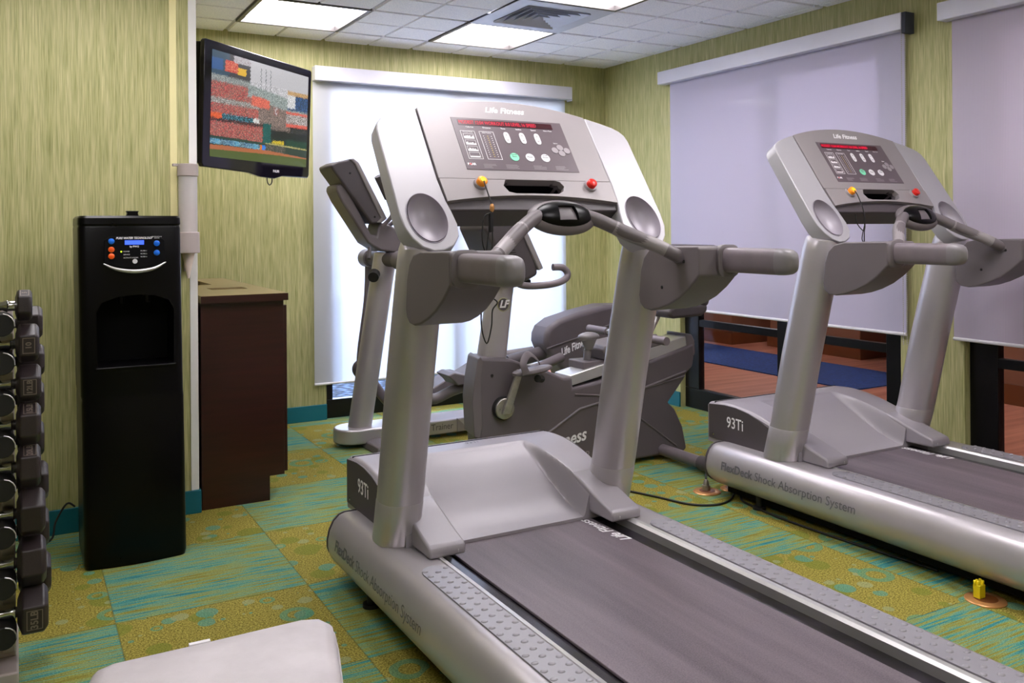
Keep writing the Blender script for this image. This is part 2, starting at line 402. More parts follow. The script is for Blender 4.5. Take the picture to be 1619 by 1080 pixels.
# ceiling tiles: each 12 inch pad a little proud of the grid
G = .3048; gx, gy = 3.2578, 4.9797
FIX = [(1.124, 4.675), (2.343, 4.675), (2.343, 3.455), (1.124, 2.236), (2.343, 2.236 - .61), (-.096, 2.845), (1.124, .407), (-.705, .407), (2.953, .407)]  # entries after the third are unseen panels, added to brighten and even the light
VENT = (2.343, 4.065)
cm = MB()
i0 = -20
for i in range(-21, 4):
    for j in range(-22, 3):
        x0 = gx + i * G; y0 = gy + j * G; x1 = x0 + G; y1 = y0 + G
        if x0 < XL - .2 or y0 < YF - .2: continue
        cx, cyy = (x0 + x1) / 2, (y0 + y1) / 2
        if any(a < cx < a + .61 and b < cyy < b + .61 for a, b in FIX + [VENT]): continue
        x1 = min(x1, XR + .01); y1 = min(y1, YB + .01); x0 = max(x0, XL); y0 = max(y0, YF)
        if x1 - x0 < .03 or y1 - y0 < .03: continue
        g1, g2, b = .006, .0, .004
        # wide grid line on even modules (T bars), narrow score between
        gl = .012 if i % 2 == 1 else .005; gr = .012 if i % 2 == 0 else .005
        gb = .012 if j % 2 == 1 else .005; gt = .012 if j % 2 == 0 else .005
        lo = [(x0 + gl + b, y0 + gb + b), (x1 - gr - b, y0 + gb + b), (x1 - gr - b, y1 - gt - b), (x0 + gl + b, y1 - gt - b)]
        hi = [(x0 + gl, y0 + gb), (x1 - gr, y0 + gb), (x1 - gr, y1 - gt), (x0 + gl, y1 - gt)]
        cm.add([(x, y, H) for x, y in lo] + [(x, y, H + .012) for x, y in hi], [(0, 3, 2, 1), (0, 1, 5, 4), (1, 2, 6, 5), (2, 3, 7, 6), (3, 0, 4, 7)])
struct(cm.build('ceiling_tiles', 'ceil', recalc=False, ang=5)).name = 'ceiling.001'

struct(MB().box(XL, XC, YN, YN + .12, 0, H + .02).box(XC - .12, XC, YN + .12, YB + .1, 0, H + .02).build('wall_left', 'wall'))
bw = MB().box(XC, 1.742, YB, YB + .12, 0, H + .02).box(3.56, XR + .1, YB, YB + .12, 0, H + .02).box(1.742, 3.56, YB, YB + .12, 2.2, H + .02)
struct(bw.build('wall_back', 'wall'))
rw = MB().box(XR, XR + .1, 4.715, YB, 0, H + .02).box(XR, XR + .1, 2.99, 4.715, 2.23, H + .02).box(XR, XR + .1, 2.642, 2.99, 0, H + .02).box(XR, XR + .1, .92, 2.642, 2.23, H + .02).box(XR, XR + .1, YF, .92, 0, H + .02)
struct(rw.build('wall_right', 'wall'))
struct(MB().box(XL - .1, XR + .1, YF - .12, YF, 0, H + .02).build('wall_front', 'wall'))
struct(MB().box(XL - .12, XL, YF, YN + .12, 0, H + .02).build('wall_side', 'wall'))
bb = .1
struct(MB().box(XL, XC + .012, YN - .012, YN, 0, bb).box(XC, XC + .012, YN, YB, 0, bb).build('baseboard_left', 'teal', bevel=.003))
struct(MB().box(XC, 1.742, YB - .012, YB, 0, bb).box(3.56, XR, YB - .012, YB, 0, bb).build('baseboard_back', 'teal', bevel=.003))
struct(MB().box(XR - .012, XR, 4.715, YB, 0, bb).box(XR - .012, XR, 2.642, 2.99, 0, bb).box(XR - .012, XR, YF, .92, 0, bb).build('baseboard_right', 'teal', bevel=.003))
struct(MB().box(.577, .607, YN - .006, YN, bb, H).build('trim_1', 'cream', bevel=.002))
struct(MB().box(.655, XC + .004, YN - .004, YN, bb, H).box(XC, XC + .004, YN, YN + .03, bb, H).build('trim_2', 'guard', bevel=.0015))

# back window (frame, glass), right windows
def window_back():
    y0, y1 = YB + .02, YB + .07
    m = MB().box(1.742, 3.56, y0, y1, 0, .12).box(1.742, 3.56, y0, y1, 2.14, 2.2).box(1.742, 1.79, y0, y1, .12, 2.14).box(3.51, 3.56, y0, y1, .12, 2.14).box(2.62, 2.68, y0, y1, .12, 2.14)
    o = struct(m.build('window_1', 'frame', bevel=.003))
    for a, b in ((1.79, 2.62), (2.68, 3.51)):
        MB().box(a, b, y0 + .02, y0 + .026, .12, 2.14).build('pane', 'glass', o)
window_back()
def window_right(name, ya, yb, mulls):
    x0, x1 = 3.985, 4.035
    m = MB()
    for a, b in ((0, .135), (2.16, 2.23)): m.box(x0, x1, ya, yb, a, b)
    st = [(ya, ya + .12)] + mulls + [(yb - .14, yb)]
    for a, b in st: m.box(x0, x1, a, b, .135, 2.16)
    o = struct(m.build(name, 'frame', bevel=.004))
    MB().box(x0 + .004, x1 - .01, ya + .1, yb - .12, .555, .602).build('push_bar', 'frame', o, bevel=.003)
    for (a, b), (c, d) in zip(st, st[1:]):
        MB().box(x0 + .02, x0 + .026, b, c, .135, 2.16).build('pane', 'glass', o)
window_right('window_2', 2.99, 4.715, [(3.76, 3.875)])
window_right('window_3', .92, 2.642, [(1.72, 1.83)])

# ------------------------------------------------------------------ roller shades
def shade(label, axis, a0, a1, v0, v1, face, zb, mat, chain=None):
    if axis == 'y':   # on the back wall
        o = thing('roller_shade', label, 'window shade', ((a0 + a1) / 2, face, 2.17), None)
        MB().box(v0, v1, face - .07, face + .0, 2.17, 2.262).build('valance', 'metalw', o, bevel=.004)
        MB().box(v1 - .001, v1 + .004, face - .068, face, 2.158, 2.26).build('end_bracket', 'metalw', o)
        MB().box(a0, a1, face - .012, face - .0108, zb, 2.172).build('fabric', mat, o)
        MB().tube([(a0, face - .011, zb), (a1, face - .011, zb)], .008, 10).build('hem_bar', 'keywhite', o)
    else:
        o = thing('roller_shade', label, 'window shade', (face, (a0 + a1) / 2, 2.2), None)
        MB().box(face - .07, face, v0, v1, 2.205, 2.292).build('valance', 'metalw', o, bevel=.004)
        MB().box(face - .068, face, v0 - .025, v0 - .001, 2.185, 2.29).build('end_bracket', 'ventdark', o, bevel=.002)
        MB().box(face - .016, face - .0148, a0, a1, zb, 2.21).build('fabric', mat, o)
        MB().tube([(face - .016, a0, zb), (face - .016, a1, zb)], .0085, 10).build('hem_bar', 'keywhite', o)
        if chain:
            for y in (chain, chain + .022):
                m = MB(); z = 2.19
                while z > .62: m.ball((face - .03, y, z), .0028, 6, 4); z -= .0105
                m.tube([(face - .03, y, .62), (face - .03, y, 2.2)], .0008, 5)
                m.build('bead_chain', 'chain', o)
    return o
shade('bright sunlit white roller shade on the back window behind the cross trainer', 'y', 1.655, 3.56, 1.655, 3.585, YB - .02, .235, 'shade_day')
shade('lavender grey roller shade with bead chain on right wall window nearest the corner', 'x', 2.94, 4.78, 2.92, 4.85, XR - .006, .673, 'shade', 2.925)
shade('pinkish ribbed roller shade cut off by the right edge of the view', 'x', .93, 2.68, .9, 2.722, XR - .006, .68, 'shade_ribbed')

# ------------------------------------------------------------------ ceiling fixtures
FL = ['square lit ceiling light panel nearest the television', 'square lit ceiling light panel between vent and back wall', 'square lit ceiling light panel cut off at top edge beside the vent']
for k, (x, y) in enumerate(FIX):
    o = thing('ceiling_light', FL[k] if k < 3 else 'square lit ceiling light panel added outside the view to brighten the room', 'ceiling light', (x + .305, y + .305, H), 'recessed square ceiling light panels')
    w = .022
    MB().box(x, x + .61, y, y + w, H - .004, H + .05).box(x, x + .61, y + .61 - w, y + .61, H - .004, H + .05).box(x, x + w, y + w, y + .61 - w, H - .004, H + .05).box(x + .61 - w, x + .61, y + w, y + .61 - w, H - .004, H + .05).build('frame', 'fixture', o)
    MB().box(x + w, x + .61 - w, y + w, y + .61 - w, H + .028, H + .033).build('diffuser', 'diffuser', o)
x, y = VENT
o = thing('ceiling_vent', 'white square ceiling air vent with nested angled louvres', 'ceiling vent', (x + .305, y + .305, H))
def sqring(m, c, r0, z0, r1, z1, t=.003):
    a = [(c[0] - r0, c[1] - r0, z0), (c[0] + r0, c[1] - r0, z0), (c[0] + r0, c[1] + r0, z0), (c[0] - r0, c[1] + r0, z0)]
    b = [(c[0] - r1, c[1] - r1, z1), (c[0] + r1, c[1] - r1, z1), (c[0] + r1, c[1] + r1, z1), (c[0] - r1, c[1] + r1, z1)]
    aa = [(p[0], p[1], p[2] + t) for p in a]; bb_ = [(p[0], p[1], p[2] + t) for p in b]
    m.add(a + b + aa + bb_, [(i, (i + 1) % 4, 4 + (i + 1) % 4, 4 + i) for i in range(4)] + [(8 + i, 12 + i, 12 + (i + 1) % 4, 8 + (i + 1) % 4) for i in range(4)] + [(i, 8 + i, 8 + (i + 1) % 4, (i + 1) % 4) for i in range(4)] + [(4 + i, 4 + (i + 1) % 4, 12 + (i + 1) % 4, 12 + i) for i in range(4)])
c = (x + .305, y + .305)
m = MB(); sqring(m, c, .305, H - .006, .205, H - .004); m.build('frame', 'louver', o, recalc=False, ang=5)
m = MB()
for k in range(5): sqring(m, c, .205 - k * .042, H - .012, .205 - k * .042 - .04, H + .03, .002)
m.build('louvres', 'louver', o, recalc=False, ang=5)
MB().box(x + .09, x + .52, y + .09, y + .52, H + .045, H + .05).build('duct', 'ventdark', o)

# ================================================================== outside
struct(MB().box(XC - 3, 7, YB + .13, 16, -.3, -.06).build('ground', 'gravel')).name = 'ground_outside'  # gravel ground outside the back window
for k, (sx, sy, sr) in enumerate(((1.2, 8.2, .45), (2.35, 9.0, .5), (3.45, 8.2, .42))):
    m = MB(); random.seed(20 + k)
    for q in range(420):
        a = Vector((random.gauss(0, 1), random.gauss(0, 1), random.gauss(0, 1))).normalized() * sr * random.uniform(.75, 1.05)
        p = Vector((sx, sy, sr * .85 - .06)) + Vector((a.x, a.y, abs(a.z) * .9 - .2)); d = Vector((random.uniform(-1, 1), random.uniform(-1, 1), random.uniform(-.3, 1))).normalized() * .09
        e = d.cross(Vector((random.random(), random.random(), random.random()))).normalized() * .03
        m.add([p - d, p + e, p + d, p - e], [(0, 1, 2, 3)])
    t_ = thing('shrub', ['low green shrub outside back window, left of three', 'low green shrub outside back window, middle of three', 'low green shrub outside back window, right of three'][k], 'shrub', (sx, sy, -.06), 'shrubs outside the back window')
    m.build('foliage', 'leaf', t_, recalc=False)
    MB().tube([(sx, sy, -.08), (sx + .02, sy, sr * .6)], [.04, .02], 8).build('trunk', 'lobbybase', t_)

# lobby beyond the right-hand windows
lf = struct(MB().box(4.05, 9.5, -1.2, 10.5, -.05, 0).build('floor', 'woodfloor'))
lc = recentre(MB().box(5.42, 6.29, 4.51, 10.0, 0, .008).build('carpet_runner', 'bluecarpet')); tag(lc, 'dark blue carpet strip on the wood floor outside the right windows', 'carpet')
struct(MB().box(5.9, 6.0, -1.2, 4.5, 0, 2.7).build('wall_lobby', 'lobbywall'))
struct(MB().box(9.4, 9.5, -1.2, 10.5, 0, 2.7).box(4.05, 9.5, 10.4, 10.5, 0, 2.7).box(4.05, 9.5, -1.3, -1.2, 0, 2.7).box(4.05, 4.09, YB + .1, 10.5, 0, 2.7).build('wall_far', 'lobbywall'))
struct(MB().box(4.03, 9.5, -1.3, 10.5, 2.7, 2.75).build('ceiling', 'ceil'))
struct(MB().box(5.885, 5.9, -1.2, 4.5, 0, .14).build('baseboard_lobby', 'lobbybase'))
def lobby_box(x0, x1, y0, y1, h, label):
    o = thing('lobby_counter', label, 'counter', ((x0 + x1) / 2, (y0 + y1) / 2, 0))
    MB().box(x0, x1, y0, y1, 0, .12).build('plinth', 'lobbybase', o)
    MB().box(x0 + .02, x1 - .02, y0 + .02, y1 - .02, .12, h).build('body', 'lobbywall', o, bevel=.01)
    MB().box(x0 - .02, x1 + .02, y0 - .02, y1 + .02, h, h + .04).build('top', 'mahogany', o, bevel=.005)
lobby_box(6.45, 7.3, 6.9, 8.6, .85, 'brown counter with dark top beyond blue carpet, left part of window')
lobby_box(6.7, 7.4, 5.5, 6.65, .85, 'brown counter with dark top beyond blue carpet, nearer the window mullion')
for k, (lx, ly) in enumerate(((5.0, 6.5), (5.0, 3.2), (7.6, 7.5))):
    o = thing('lobby_light', 'square ceiling light in the lobby outside the right windows', 'ceiling light', (lx, ly, 2.7), 'lobby ceiling lights')
    MB().box(lx - .3, lx + .3, ly - .3, ly + .3, 2.68, 2.699).build('housing', 'fixture', o)
    MB().box(lx - .28, lx + .28, ly - .28, ly + .28, 2.672, 2.679).build('diffuser', glow('lobby_lamp', (1, .93, .9, 1), 13), o)

# ================================================================== treadmill
CX0 = 1.46
TH = math.atan(1.449); cT, sT = math.cos(TH), math.sin(TH)
def PL(px, s, n=0):      # console plane coordinates -> space
    return Vector((CX0 + px, 2.41 + s * cT - n * sT, 1.255 + s * sT + n * cT))
PX, PS, PN = Vector((1, 0, 0)), Vector((0, cT, sT)), Vector((0, -sT, cT))
def pprism(m, poly, n0, n1):
    k = len(poly)
    return m.add([PL(a, b, n0) for a, b in poly] + [PL(a, b, n1) for a, b in poly],
                 [tuple(range(k))[::-1], tuple(range(k, 2 * k))] + [(i, (i + 1) % k, k + (i + 1) % k, k + i) for i in range(k)])
def pbox(m, a0, a1, b0, b1, n0, n1): return pprism(m, [(a0, b0), (a1, b0), (a1, b1), (a0, b1)], n0, n1)
def lx(v): return CX0 + v
YR = .85   # rear end of the machine

def make_treadmill(label):
    T = thing('treadmill', label, 'treadmill', (CX0, 2.3, 0), 'silver treadmills')
    # -- side rails
    prof = [(.343, .05), (.343, .228), (.35, .236), (.46, .238), (.482, .231), (.503, .212), (.519, .18), (.527, .145), (.527, .118), (.521, .1), (.509, .082), (.49, .065), (.46, .052)]
    for sgn in (-1, 1):
        def ringy(y, sc, dz=0):
            return [(CX0 + sgn * (.40 + (a - .40) * (sc if a > .40 else 1)), y, .145 + (z - .145) * sc + dz) for a, z in prof]
        m = MB().loft([ringy(3.045, .55), ringy(3.035, .78), ringy(3.012, .93), ringy(2.975, 1), ringy(YR + .04, 1), ringy(YR, .9)])
        rail = m.build('side_rail', 'silver', T, ang=40)
        m = MB().loft([ringy(3.052, .5), ringy(3.042, .8), ringy(3.03, .86), ringy(3.02, .955), ringy(3.012, .955)])
        m.build('end_cap', 'dkgrey', rail, ang=50)
        MB().prism([(CX0 + sgn * a, z) for a, z in ((.341, .20), (.341, .232), (.349, .2395), (.362, .241), (.362, .236), (.352, .2)) ], 'y', YR, 2.5).build('edge_lip', 'lip', rail)
        # tread strip with studs
        y1 = 2.375; yy = [y1 - .043 + .043 * math.sin(a) for a in (0, .4, .8, 1.2, PI / 2)]
        poly = [(.368, YR + .02), (.368, y1 - .05)] + [(.4115 - .0435 * math.cos(a), y1 - .05 + .05 * math.sin(a)) for a in (.3, .7, 1.1, 1.57, 2.0, 2.4, 2.8)] + [(.455, y1 - .05), (.455, YR + .02)]
        m = MB().prism([(CX0 + sgn * a, b) for a, b in poly], 'z', .2375, .2425)
        ny = 0; y = 2.34
        while y > YR + .05:
            offs = (-.033, 0, .033) if ny >= 0 else ()
            for q, o_ in enumerate(offs):
                py = y - (.0 if q == 1 else .0)
                m.ball((CX0 + sgn * (.4115 + o_), py - (.02 if q == 1 else 0), .2425), (.0098, .0078, .0036), 10, 6)
            y -= .041; ny += 1
        m.build('tread_strip', 'tread', rail, ang=50)
        if sgn < 0:
            for s_, y_, b_ in (('FlexDeck', 2.905, .0012), ('Shock Absorption System', 2.70, 0)):
                text(s_, .05, 'greyink', (CX0 - .5255, y_, .158), (0, -1, 0), (.16, 0, 1), rail, bold=b_, lift=.002)
    # -- frame and deck
    MB().box(lx(-.445), lx(.445), YR + .1, 2.95, .022, .19).build('chassis_and_shadow', 'matblack', T)  # black frame, widened and lowered to stand in for the shadow underneath
    MB().box(lx(-.343), lx(.343), YR + .03, 2.7, .19, .206).build('deck', 'deck', T)
    b = MB().box(lx(-.28), lx(.28), YR + .03, 2.66, .207, .215).build('running_belt', 'belt', T, bevel=.002)
    MB().cyl((lx(-.30), YR + .02, .175), (lx(.30), YR + .02, .175), .035).build('rear_roller', 'steel', T)
    text('Life Fitness', .052, 'white', (lx(.262), 2.32, .2152), (-.09, 1, 0), (-1, -.09, 0), b, shear=.35, bold=.001)
    for sgn in (-1, 1):
        for yy_ in (2.74, 1.1):
            MB().cyl((lx(sgn * .46), yy_, 0), (lx(sgn * .46), yy_, .012), .028).cyl((lx(sgn * .46), yy_, .012), (lx(sgn * .46), yy_, .08), .014).build('levelling_foot', 'rubber', T)
    # -- motor cover
    A = [(2.43, .268), (2.47, .277), (2.6, .325), (2.74, .372), (2.85, .398), (2.97, .410), (3.09, .402), (3.115, .395)]
    SC = [(2.56, .225), (2.62, .236), (2.68, .258), (2.75, .295), (2.82, .337), (2.88, .372), (2.92, .392), (2.95, .404), (2.97, .41), (3.09, .402), (3.115, .395)]
    A2 = [(p.x, p.y) for p in smooth_path([(a_, b_, 0) for a_, b_ in A], 8)]; SC = [(p.x, p.y) for p in smooth_path([(a_, b_, 0) for a_, b_ in SC], 8)]
    def hz(ax, y):
        a = interp(A2, y); s_ = min(a, interp(SC, y)); edge = .275 - .03 * sstep(2.6, 2.95, y)
        return s_ + (a - s_) * sstep(edge - .028, edge + .004, ax)
    def hf(u, v):
        xx = -.412 + .824 * u; y = 2.56 + .555 * v
        y = y + (.055 * (1 - v) * sstep(0, .3, abs(xx)) * -0)
        z = hz(abs(xx), y)
        e = max(0, abs(xx) - .395) / .017; z -= .012 * e * e
        return (CX0 + xx, y, z)
    m = MB().grid(hf, 180, 80)
    NG = 181
    # skirt walls down to the rails
    base = len(m.v)
    edge = [i for i in range(NG)] + [NG * (j + 1) - 1 for j in range(1, 81)] + [80 * NG + i for i in range(NG - 2, -1, -1)] + [NG * j for j in range(79, 0, -1)]
    low = [(m.v[i][0], m.v[i][1], .215) for i in edge]; m.v += low; k = len(edge)
    m.f += [(edge[i], edge[(i + 1) % k], base + (i + 1) % k, base + i) for i in range(k)]
    hood = m.build('motor_cover', 'hood', T, ang=38)
    for sgn in (-1, 1):
        poly = [(3.105, .236), (3.105, .392)] + [(y, z - .006) for y, z in ((3.0, .408), (2.93, .407), (2.85, .396), (2.78, .376), (2.70, .345), (2.62, .30), (2.6, .236))]
        MB().prism(poly, 'x', lx(sgn * .411), lx(sgn * .4175)).build('side_panel', 'dkgrey', hood, bevel=.002)
        MB().ball((lx(sgn * .4175), 3.075, .255), (.002, .006, .006), 10, 6).build('screw', 'chrome', hood)
    text('93Ti', .07, 'white', (lx(-.4176), 2.985, .325), (0, -1, 0), (0, 0, 1), hood, xs=.85, bold=.0006)
    MB().box(lx(-.405), lx(.405), 3.072, 3.078, .39, .4055).build('seam', 'gap', hood)
    text('93Ti', .03, 'greyink', (lx(.02), 3.02, .4105), (1, 0, 0), (0, 1, -.03), hood, lift=.001)
    for sgn in (-1, 1):
        y_ = [(2.425, .238), (2.423, .262), (2.432, .275)] + [(y, z) for y, z in ((2.5, .294), (2.6, .3285), (2.67, .350), (2.70, .345))] + [(2.7, .238)]
        MB().prism(y_, 'x', lx(sgn * .272), lx(sgn * .392)).build('post_shroud', 'hood', T, bevel=.012, seg=3)
        text('!', .014, 'white', (lx(sgn * .30), 2.4225, .252), (1, 0, 0), (0, 0, 1), T, name='warning_mark')
    # -- uprights
    for sgn in (-1, 1):
        st = [(.235, 2.652, .068, .080), (.40, 2.606, .068, .08), (.70, 2.54, .068, .08), (.96, 2.475, .067, .079), (1.06, 2.449, .067, .079), (1.13, 2.431, .067, .076), (1.165, 2.426, .065, .068), (1.185, 2.45, .055, .028)]
        rings = [[(CX0 + sgn * .41 + a, y + b_, z) for a, b_ in ring2(0, 0, rx, ry, 28, 2.5)] for z, y, rx, ry in st]
        up = MB().loft(rings).build('upright', 'silver', T, ang=40)
        cov = []
        for z, y, rx, ry in ((.24, 2.6505, .0692, .0812), (.30, 2.634, .0692, .0812), (.372, 2.6138, .0692, .0812), (.374, 2.6132, .068, .08)):
            cov.append([(CX0 + sgn * .41 + a, y + b_, z) for a, b_ in ring2(0, 0, rx, ry, 28, 2.5)])
        MB().loft(cov).build('base_collar', 'silver', up, ang=40)
        MB().ball((CX0 + sgn * .41 - sgn * .0695, 2.61, .31), (.003, .008, .008), 12, 6).build('bolt', 'chrome', up)
    # -- arm brackets and handrails
    for sgn in (-1, 1):
        g = [(2.357, 1.0), (2.347, 1.08), (2.33, 1.125), (2.30, 1.152), (2.25, 1.162), (2.066, 1.166), (2.058, 1.158), (2.058, 1.078), (2.075, 1.062), (2.105, 1.035), (2.15, 1.004), (2.2, .98), (2.25, .963), (2.295, .954), (2.33, .958), (2.352, .975)]
        br = MB().prism(g, 'x', lx(sgn * .336), lx(sgn * .492)).build('arm_bracket', 'mdgrey', T, bevel=.022, seg=5, ang=50)
        for hy, hz_ in ((2.128, 1.118), (2.235, 1.033)):
            MB().ball((lx(sgn * .336), hy, hz_), (.002, .006, .006), 10, 6).build('screw_hole', 'gap', br)
        def rr(y, a, b_, cz=1.123): return [(CX0 + sgn * .447 + p, y, cz + q) for p, q in ring2(0, 0, a, b_, 28, 3.4)]
        MB().loft([rr(2.075, .042, .048, 1.120), rr(2.062, .044, .050, 1.120), rr(2.048, .044, .050, 1.120), rr(2.043, .038, .043, 1.120)]).build('collar', 'mdgrey', br, ang=40)
        rl = MB().loft([rr(2.07, .032, .038), rr(1.835, .032, .038)]).build('handrail', 'handle', T, ang=40)
        MB().loft([rr(1.835, .0325, .0385), rr(1.82, .0325, .038), rr(1.805, .0305, .035), rr(1.795, .026, .03), rr(1.787, .018, .021), rr(1.783, .006, .007)]).build('end_cap', 'cap', rl, ang=60)
    # -- heart rate crossbar
    half = [(-.365, 2.152, 1.128), (-.335, 2.15, 1.133), (-.295, 2.162, 1.153), (-.235, 2.205, 1.187), (-.17, 2.25, 1.222), (-.115, 2.28, 1.25), (-.07, 2.295, 1.262), (0, 2.30, 1.262)]
    path = smooth_path([(lx(a), b_, c_) for a, b_, c_ in half] + [(lx(-a), b_, c_) for a, b_, c_ in half[-2::-1]], 5)
    bar = MB().tube(path, .0215, 18).build('crossbar', 'mdgrey', T, ang=60)
    for sgn in (-1, 1):
        p = [(lx(sgn * a), b_, c_) for a, b_, c_ in ((.295, 2.162, 1.153), (.262, 2.185, 1.172), (.2, 2.234, 1.205), (.165, 2.253, 1.225))]
        MB().tube(smooth_path(p, 4), .0222, 18).build('grip_sensor', 'panel', bar, ang=60)
        MB().tube([(lx(sgn * .362), 2.153, 1.128), (lx(sgn * .333), 2.15, 1.134)], .0245, 18).build('collar', 'mdgrey', bar, ang=60)
    R = Matrix((PX, PS, PN)).transposed()
    pc = Vector((lx(0), 2.298, 1.255))
    pod = MB().ball(pc, (.122, .062, .034), 32, 16, R).build('sensor_pod', 'mdgrey', bar, ang=60)
    c2 = pc + PN * .012
    MB().ball(c2, (.103, .050, .032), 32, 16, R).build('pod_cover', 'black', pod, ang=60, cut=[MB().add([c2 + PX * a + PS * b_ + PN * n for a, b_, n in ((-.03, -.03, .01), (.03, -.03, .01), (.022, .015, .01), (-.022, .015, .01), (-.042, -.034, .05), (.042, -.034, .05), (.036, .02, .05), (-.036, .02, .05))], [(0, 3, 2, 1), (4, 5, 6, 7), (0, 1, 5, 4), (1, 2, 6, 5), (2, 3, 7, 6), (3, 0, 4, 7)])])
    MB().add([c2 + PX * a + PS * b_ + PN * n for a, b_, n in ((-.03, -.028, .0115), (.03, -.028, .0115), (.022, .006, .0115), (-.022, .006, .0115))], [(0, 1, 2, 3)]).build('sensor_window', 'mdgrey', pod)
    # -- console
    con = MB()
    pprism(con, [(-.326, .04), (.326, .04), (.326, .42), (.2, .455), (0, .475), (-.2, .455), (-.326, .42)], -.105, -.012)
    slot = [(a - .005, b_ - .004) for a, b_ in [(-.098, .13), (-.085, .106), (-.06, .1), (.1, .1), (.12, .11), (.13, .13), (.12, .148), (.095, .157), (-.06, .157), (-.085, .152)]]
    sc0 = MB(); pprism(sc0, slot, -.098, .02)
    con = con.build('console', 'dkgrey', T, bevel=.008, cut=[sc0])
    for sgn in (-1, 1):
        w = [(.329, .441), (.39, .421), (.434, .404), (.460, .388), (.476, .368), (.482, .34), (.483, .18), (.483, .02), (.478, -.03), (.462, -.07), (.437, -.1), (.405, -.115), (.37, -.112), (.335, -.095), (.311, -.062), (.305, -.02), (.312, .03), (.3205, .07), (.327, .15)]
        m = MB(); pprism(m, [(sgn * a, b_) for a, b_ in w], -.062, 0)
        cutter = MB().ball(PL(sgn * .398, .003, .004), (.0625, .0885, .054), 48, 20, R)
        wing = m.build('wing', 'white_silver', con, bevel=.004, ang=38, cut=[cutter])
        # bowl lining
        m = MB(); rings = []
        for k in range(9):
            th = PI / 2 * (1 - k / 8.5)
            rings.append([PL(sgn * .398 + .0605 * math.sin(th) * math.cos(a), .003 + .0865 * math.sin(th) * math.sin(a), .004 - .0495 * math.cos(th) - .0005) for a in [q * 2 * PI / 36 for q in range(36)]])
        m.loft(rings, False); m.f.append(tuple(range(8 * 36, 9 * 36))); m.build('cup_holder', 'cup', wing, ang=60)
        m = MB(); m.tube([PL(sgn * .398 + .0635 * math.cos(a), .003 + .0895 * math.sin(a), .0005) for a in [q * 2 * PI / 48 for q in range(49)]], .0016, 6, False).build('cup_rim', 'cup', wing, ang=60)
    top = [(.3245 - .649 * k / 20, .441 + .05 * (1 - (abs(k - 10) / 10) ** 2.0)) for k in range(21)]
    mid = [(-.3225, .152), (.3225, .152)]
    m = MB(); pprism(m, top + mid, -.03, .002); fascia = m.build('fascia', 'panel', con, bevel=.002)
    m = MB()
    for a, b_ in zip(top, top[1:]):
        pass
    m.tube([PL(a, b_ + .001, -.012) for a, b_ in top], .003, 6).build('edge_trim', 'dkgrey', fascia, ang=60)
    bot = [(-.3165 + .633 * k / 16, .062 + .026 * (1 - (abs(k - 8) / 8) ** 2)) for k in range(17)]
    slot = [(-.098, .13), (-.085, .106), (-.06, .1), (.1, .1), (.12, .11), (.13, .13), (.12, .148), (.095, .157), (-.06, .157), (-.085, .152)]
    slot = [(a - .005, b_ - .004) for a, b_ in slot]
    m = MB(); pprism(m, bot + [(.3215, .150), (-.3215, .150)], -.032, .004)
    sc = MB(); pprism(sc, slot, -.04, .02)
    shelf = m.build('lower_fascia', 'panel', con, bevel=.002, cut=[sc])
    m = MB(); k_ = len(slot); m.add([PL(a, b_, -.0325) for a, b_ in slot] + [PL(a, b_, -.0965) for a, b_ in slot], [tuple(range(k_, 2 * k_))] + [(i, (i + 1) % k_, k_ + (i + 1) % k_, k_ + i) for i in range(k_)])
    m.v = [tuple(PL(0, .125, 0) + (Vector(v) - PL(0, .125, 0)) * .995) for v in m.v]; m.build('slot_recess', 'matblack', shelf)
    ov = MB(); pbox(ov, -.2135, .2105, .189, .4065, .0022, .0034); ov = ov.build('overlay', 'overlay', con)
    m = MB(); pbox(m, -.193, .17, .3745, .3985, .0035, .0042); m.build('display_window', 'ledbg', ov)
    text('MODEST 12:04 WORKOUT 0.0 LEVEL 16 SPEED', .0205, 'led', PL(-.190, .3862, .0044), PX, PS, ov, name='led_text', xs=.70, bold=0, lift=.0002)
    def T_(s, a, b_, size, mat='white', nm='lettering', **k): return text(s, size, mat, PL(a, b_, .0036), PX, PS, ov, name=nm, lift=.0002, **k)
    text('Life Fitness', .034, 'white', PL(0, .448, .0022), PX, PS, fascia, shear=.4, bold=.0008, align='CENTER', xs=1.0, lift=.0003)
    T_('Calories', -.155, .3665, .0085, align='CENTER'); T_('Distance', -.092, .3665, .0085, align='CENTER')
    for s_, a in (('Time', -.03), ('Incline', .03), ('Speed', .088)):
        T_(s_, a, .3665, .0085, align='CENTER')
    T_('Heart Rate', .145, .3665, .0075, align='CENTER')
    def frame(a0, a1, b0, b1, w=.0014):
        m = MB()
        for q in ((a0, a1, b0, b0 + w), (a0, a1, b1 - w, b1), (a0, a0 + w, b0, b1), (a1 - w, a1, b0, b1)): pbox(m, *q, .0035, .0039)
        return m
    frame(-.195, -.142, .232, .350).build('key_frame', 'white', ov)
    frame(-.126, -.072, .232, .350).build('key_frame', 'white', ov)
    T_('Workout Profile', -.1685, .344, .0055, align='CENTER'); T_('Heart Training', -.099, .344, .0055, align='CENTER')
    random.seed(5)
    for q in range(4):
        b0 = .316 - q * .026
        frame(-.188, -.150, b0, b0 + .021, .0009).build('profile_key', 'white', ov)
        m = MB()
        for z in range(9):
            hgt = (.004 + .008 * random.random()) if q < 3 else .004
            pbox(m, -.186 + z * .0038, -.1825 + z * .0038, b0 + .0015, b0 + .0015 + hgt, .0035, .0041)
        m.build('profile_bars', 'white', ov)
    m = MB(); my = MB()
    for c_ in range(3):
        for r_ in range(11):
            mm = my if c_ == 1 else m; w_ = .004 if c_ == 1 else .0026
            pbox(mm, -.115 + c_ * .0145, -.115 + c_ * .0145 + w_, .243 + r_ * .0086, .2455 + r_ * .0086, .0035, .0039)
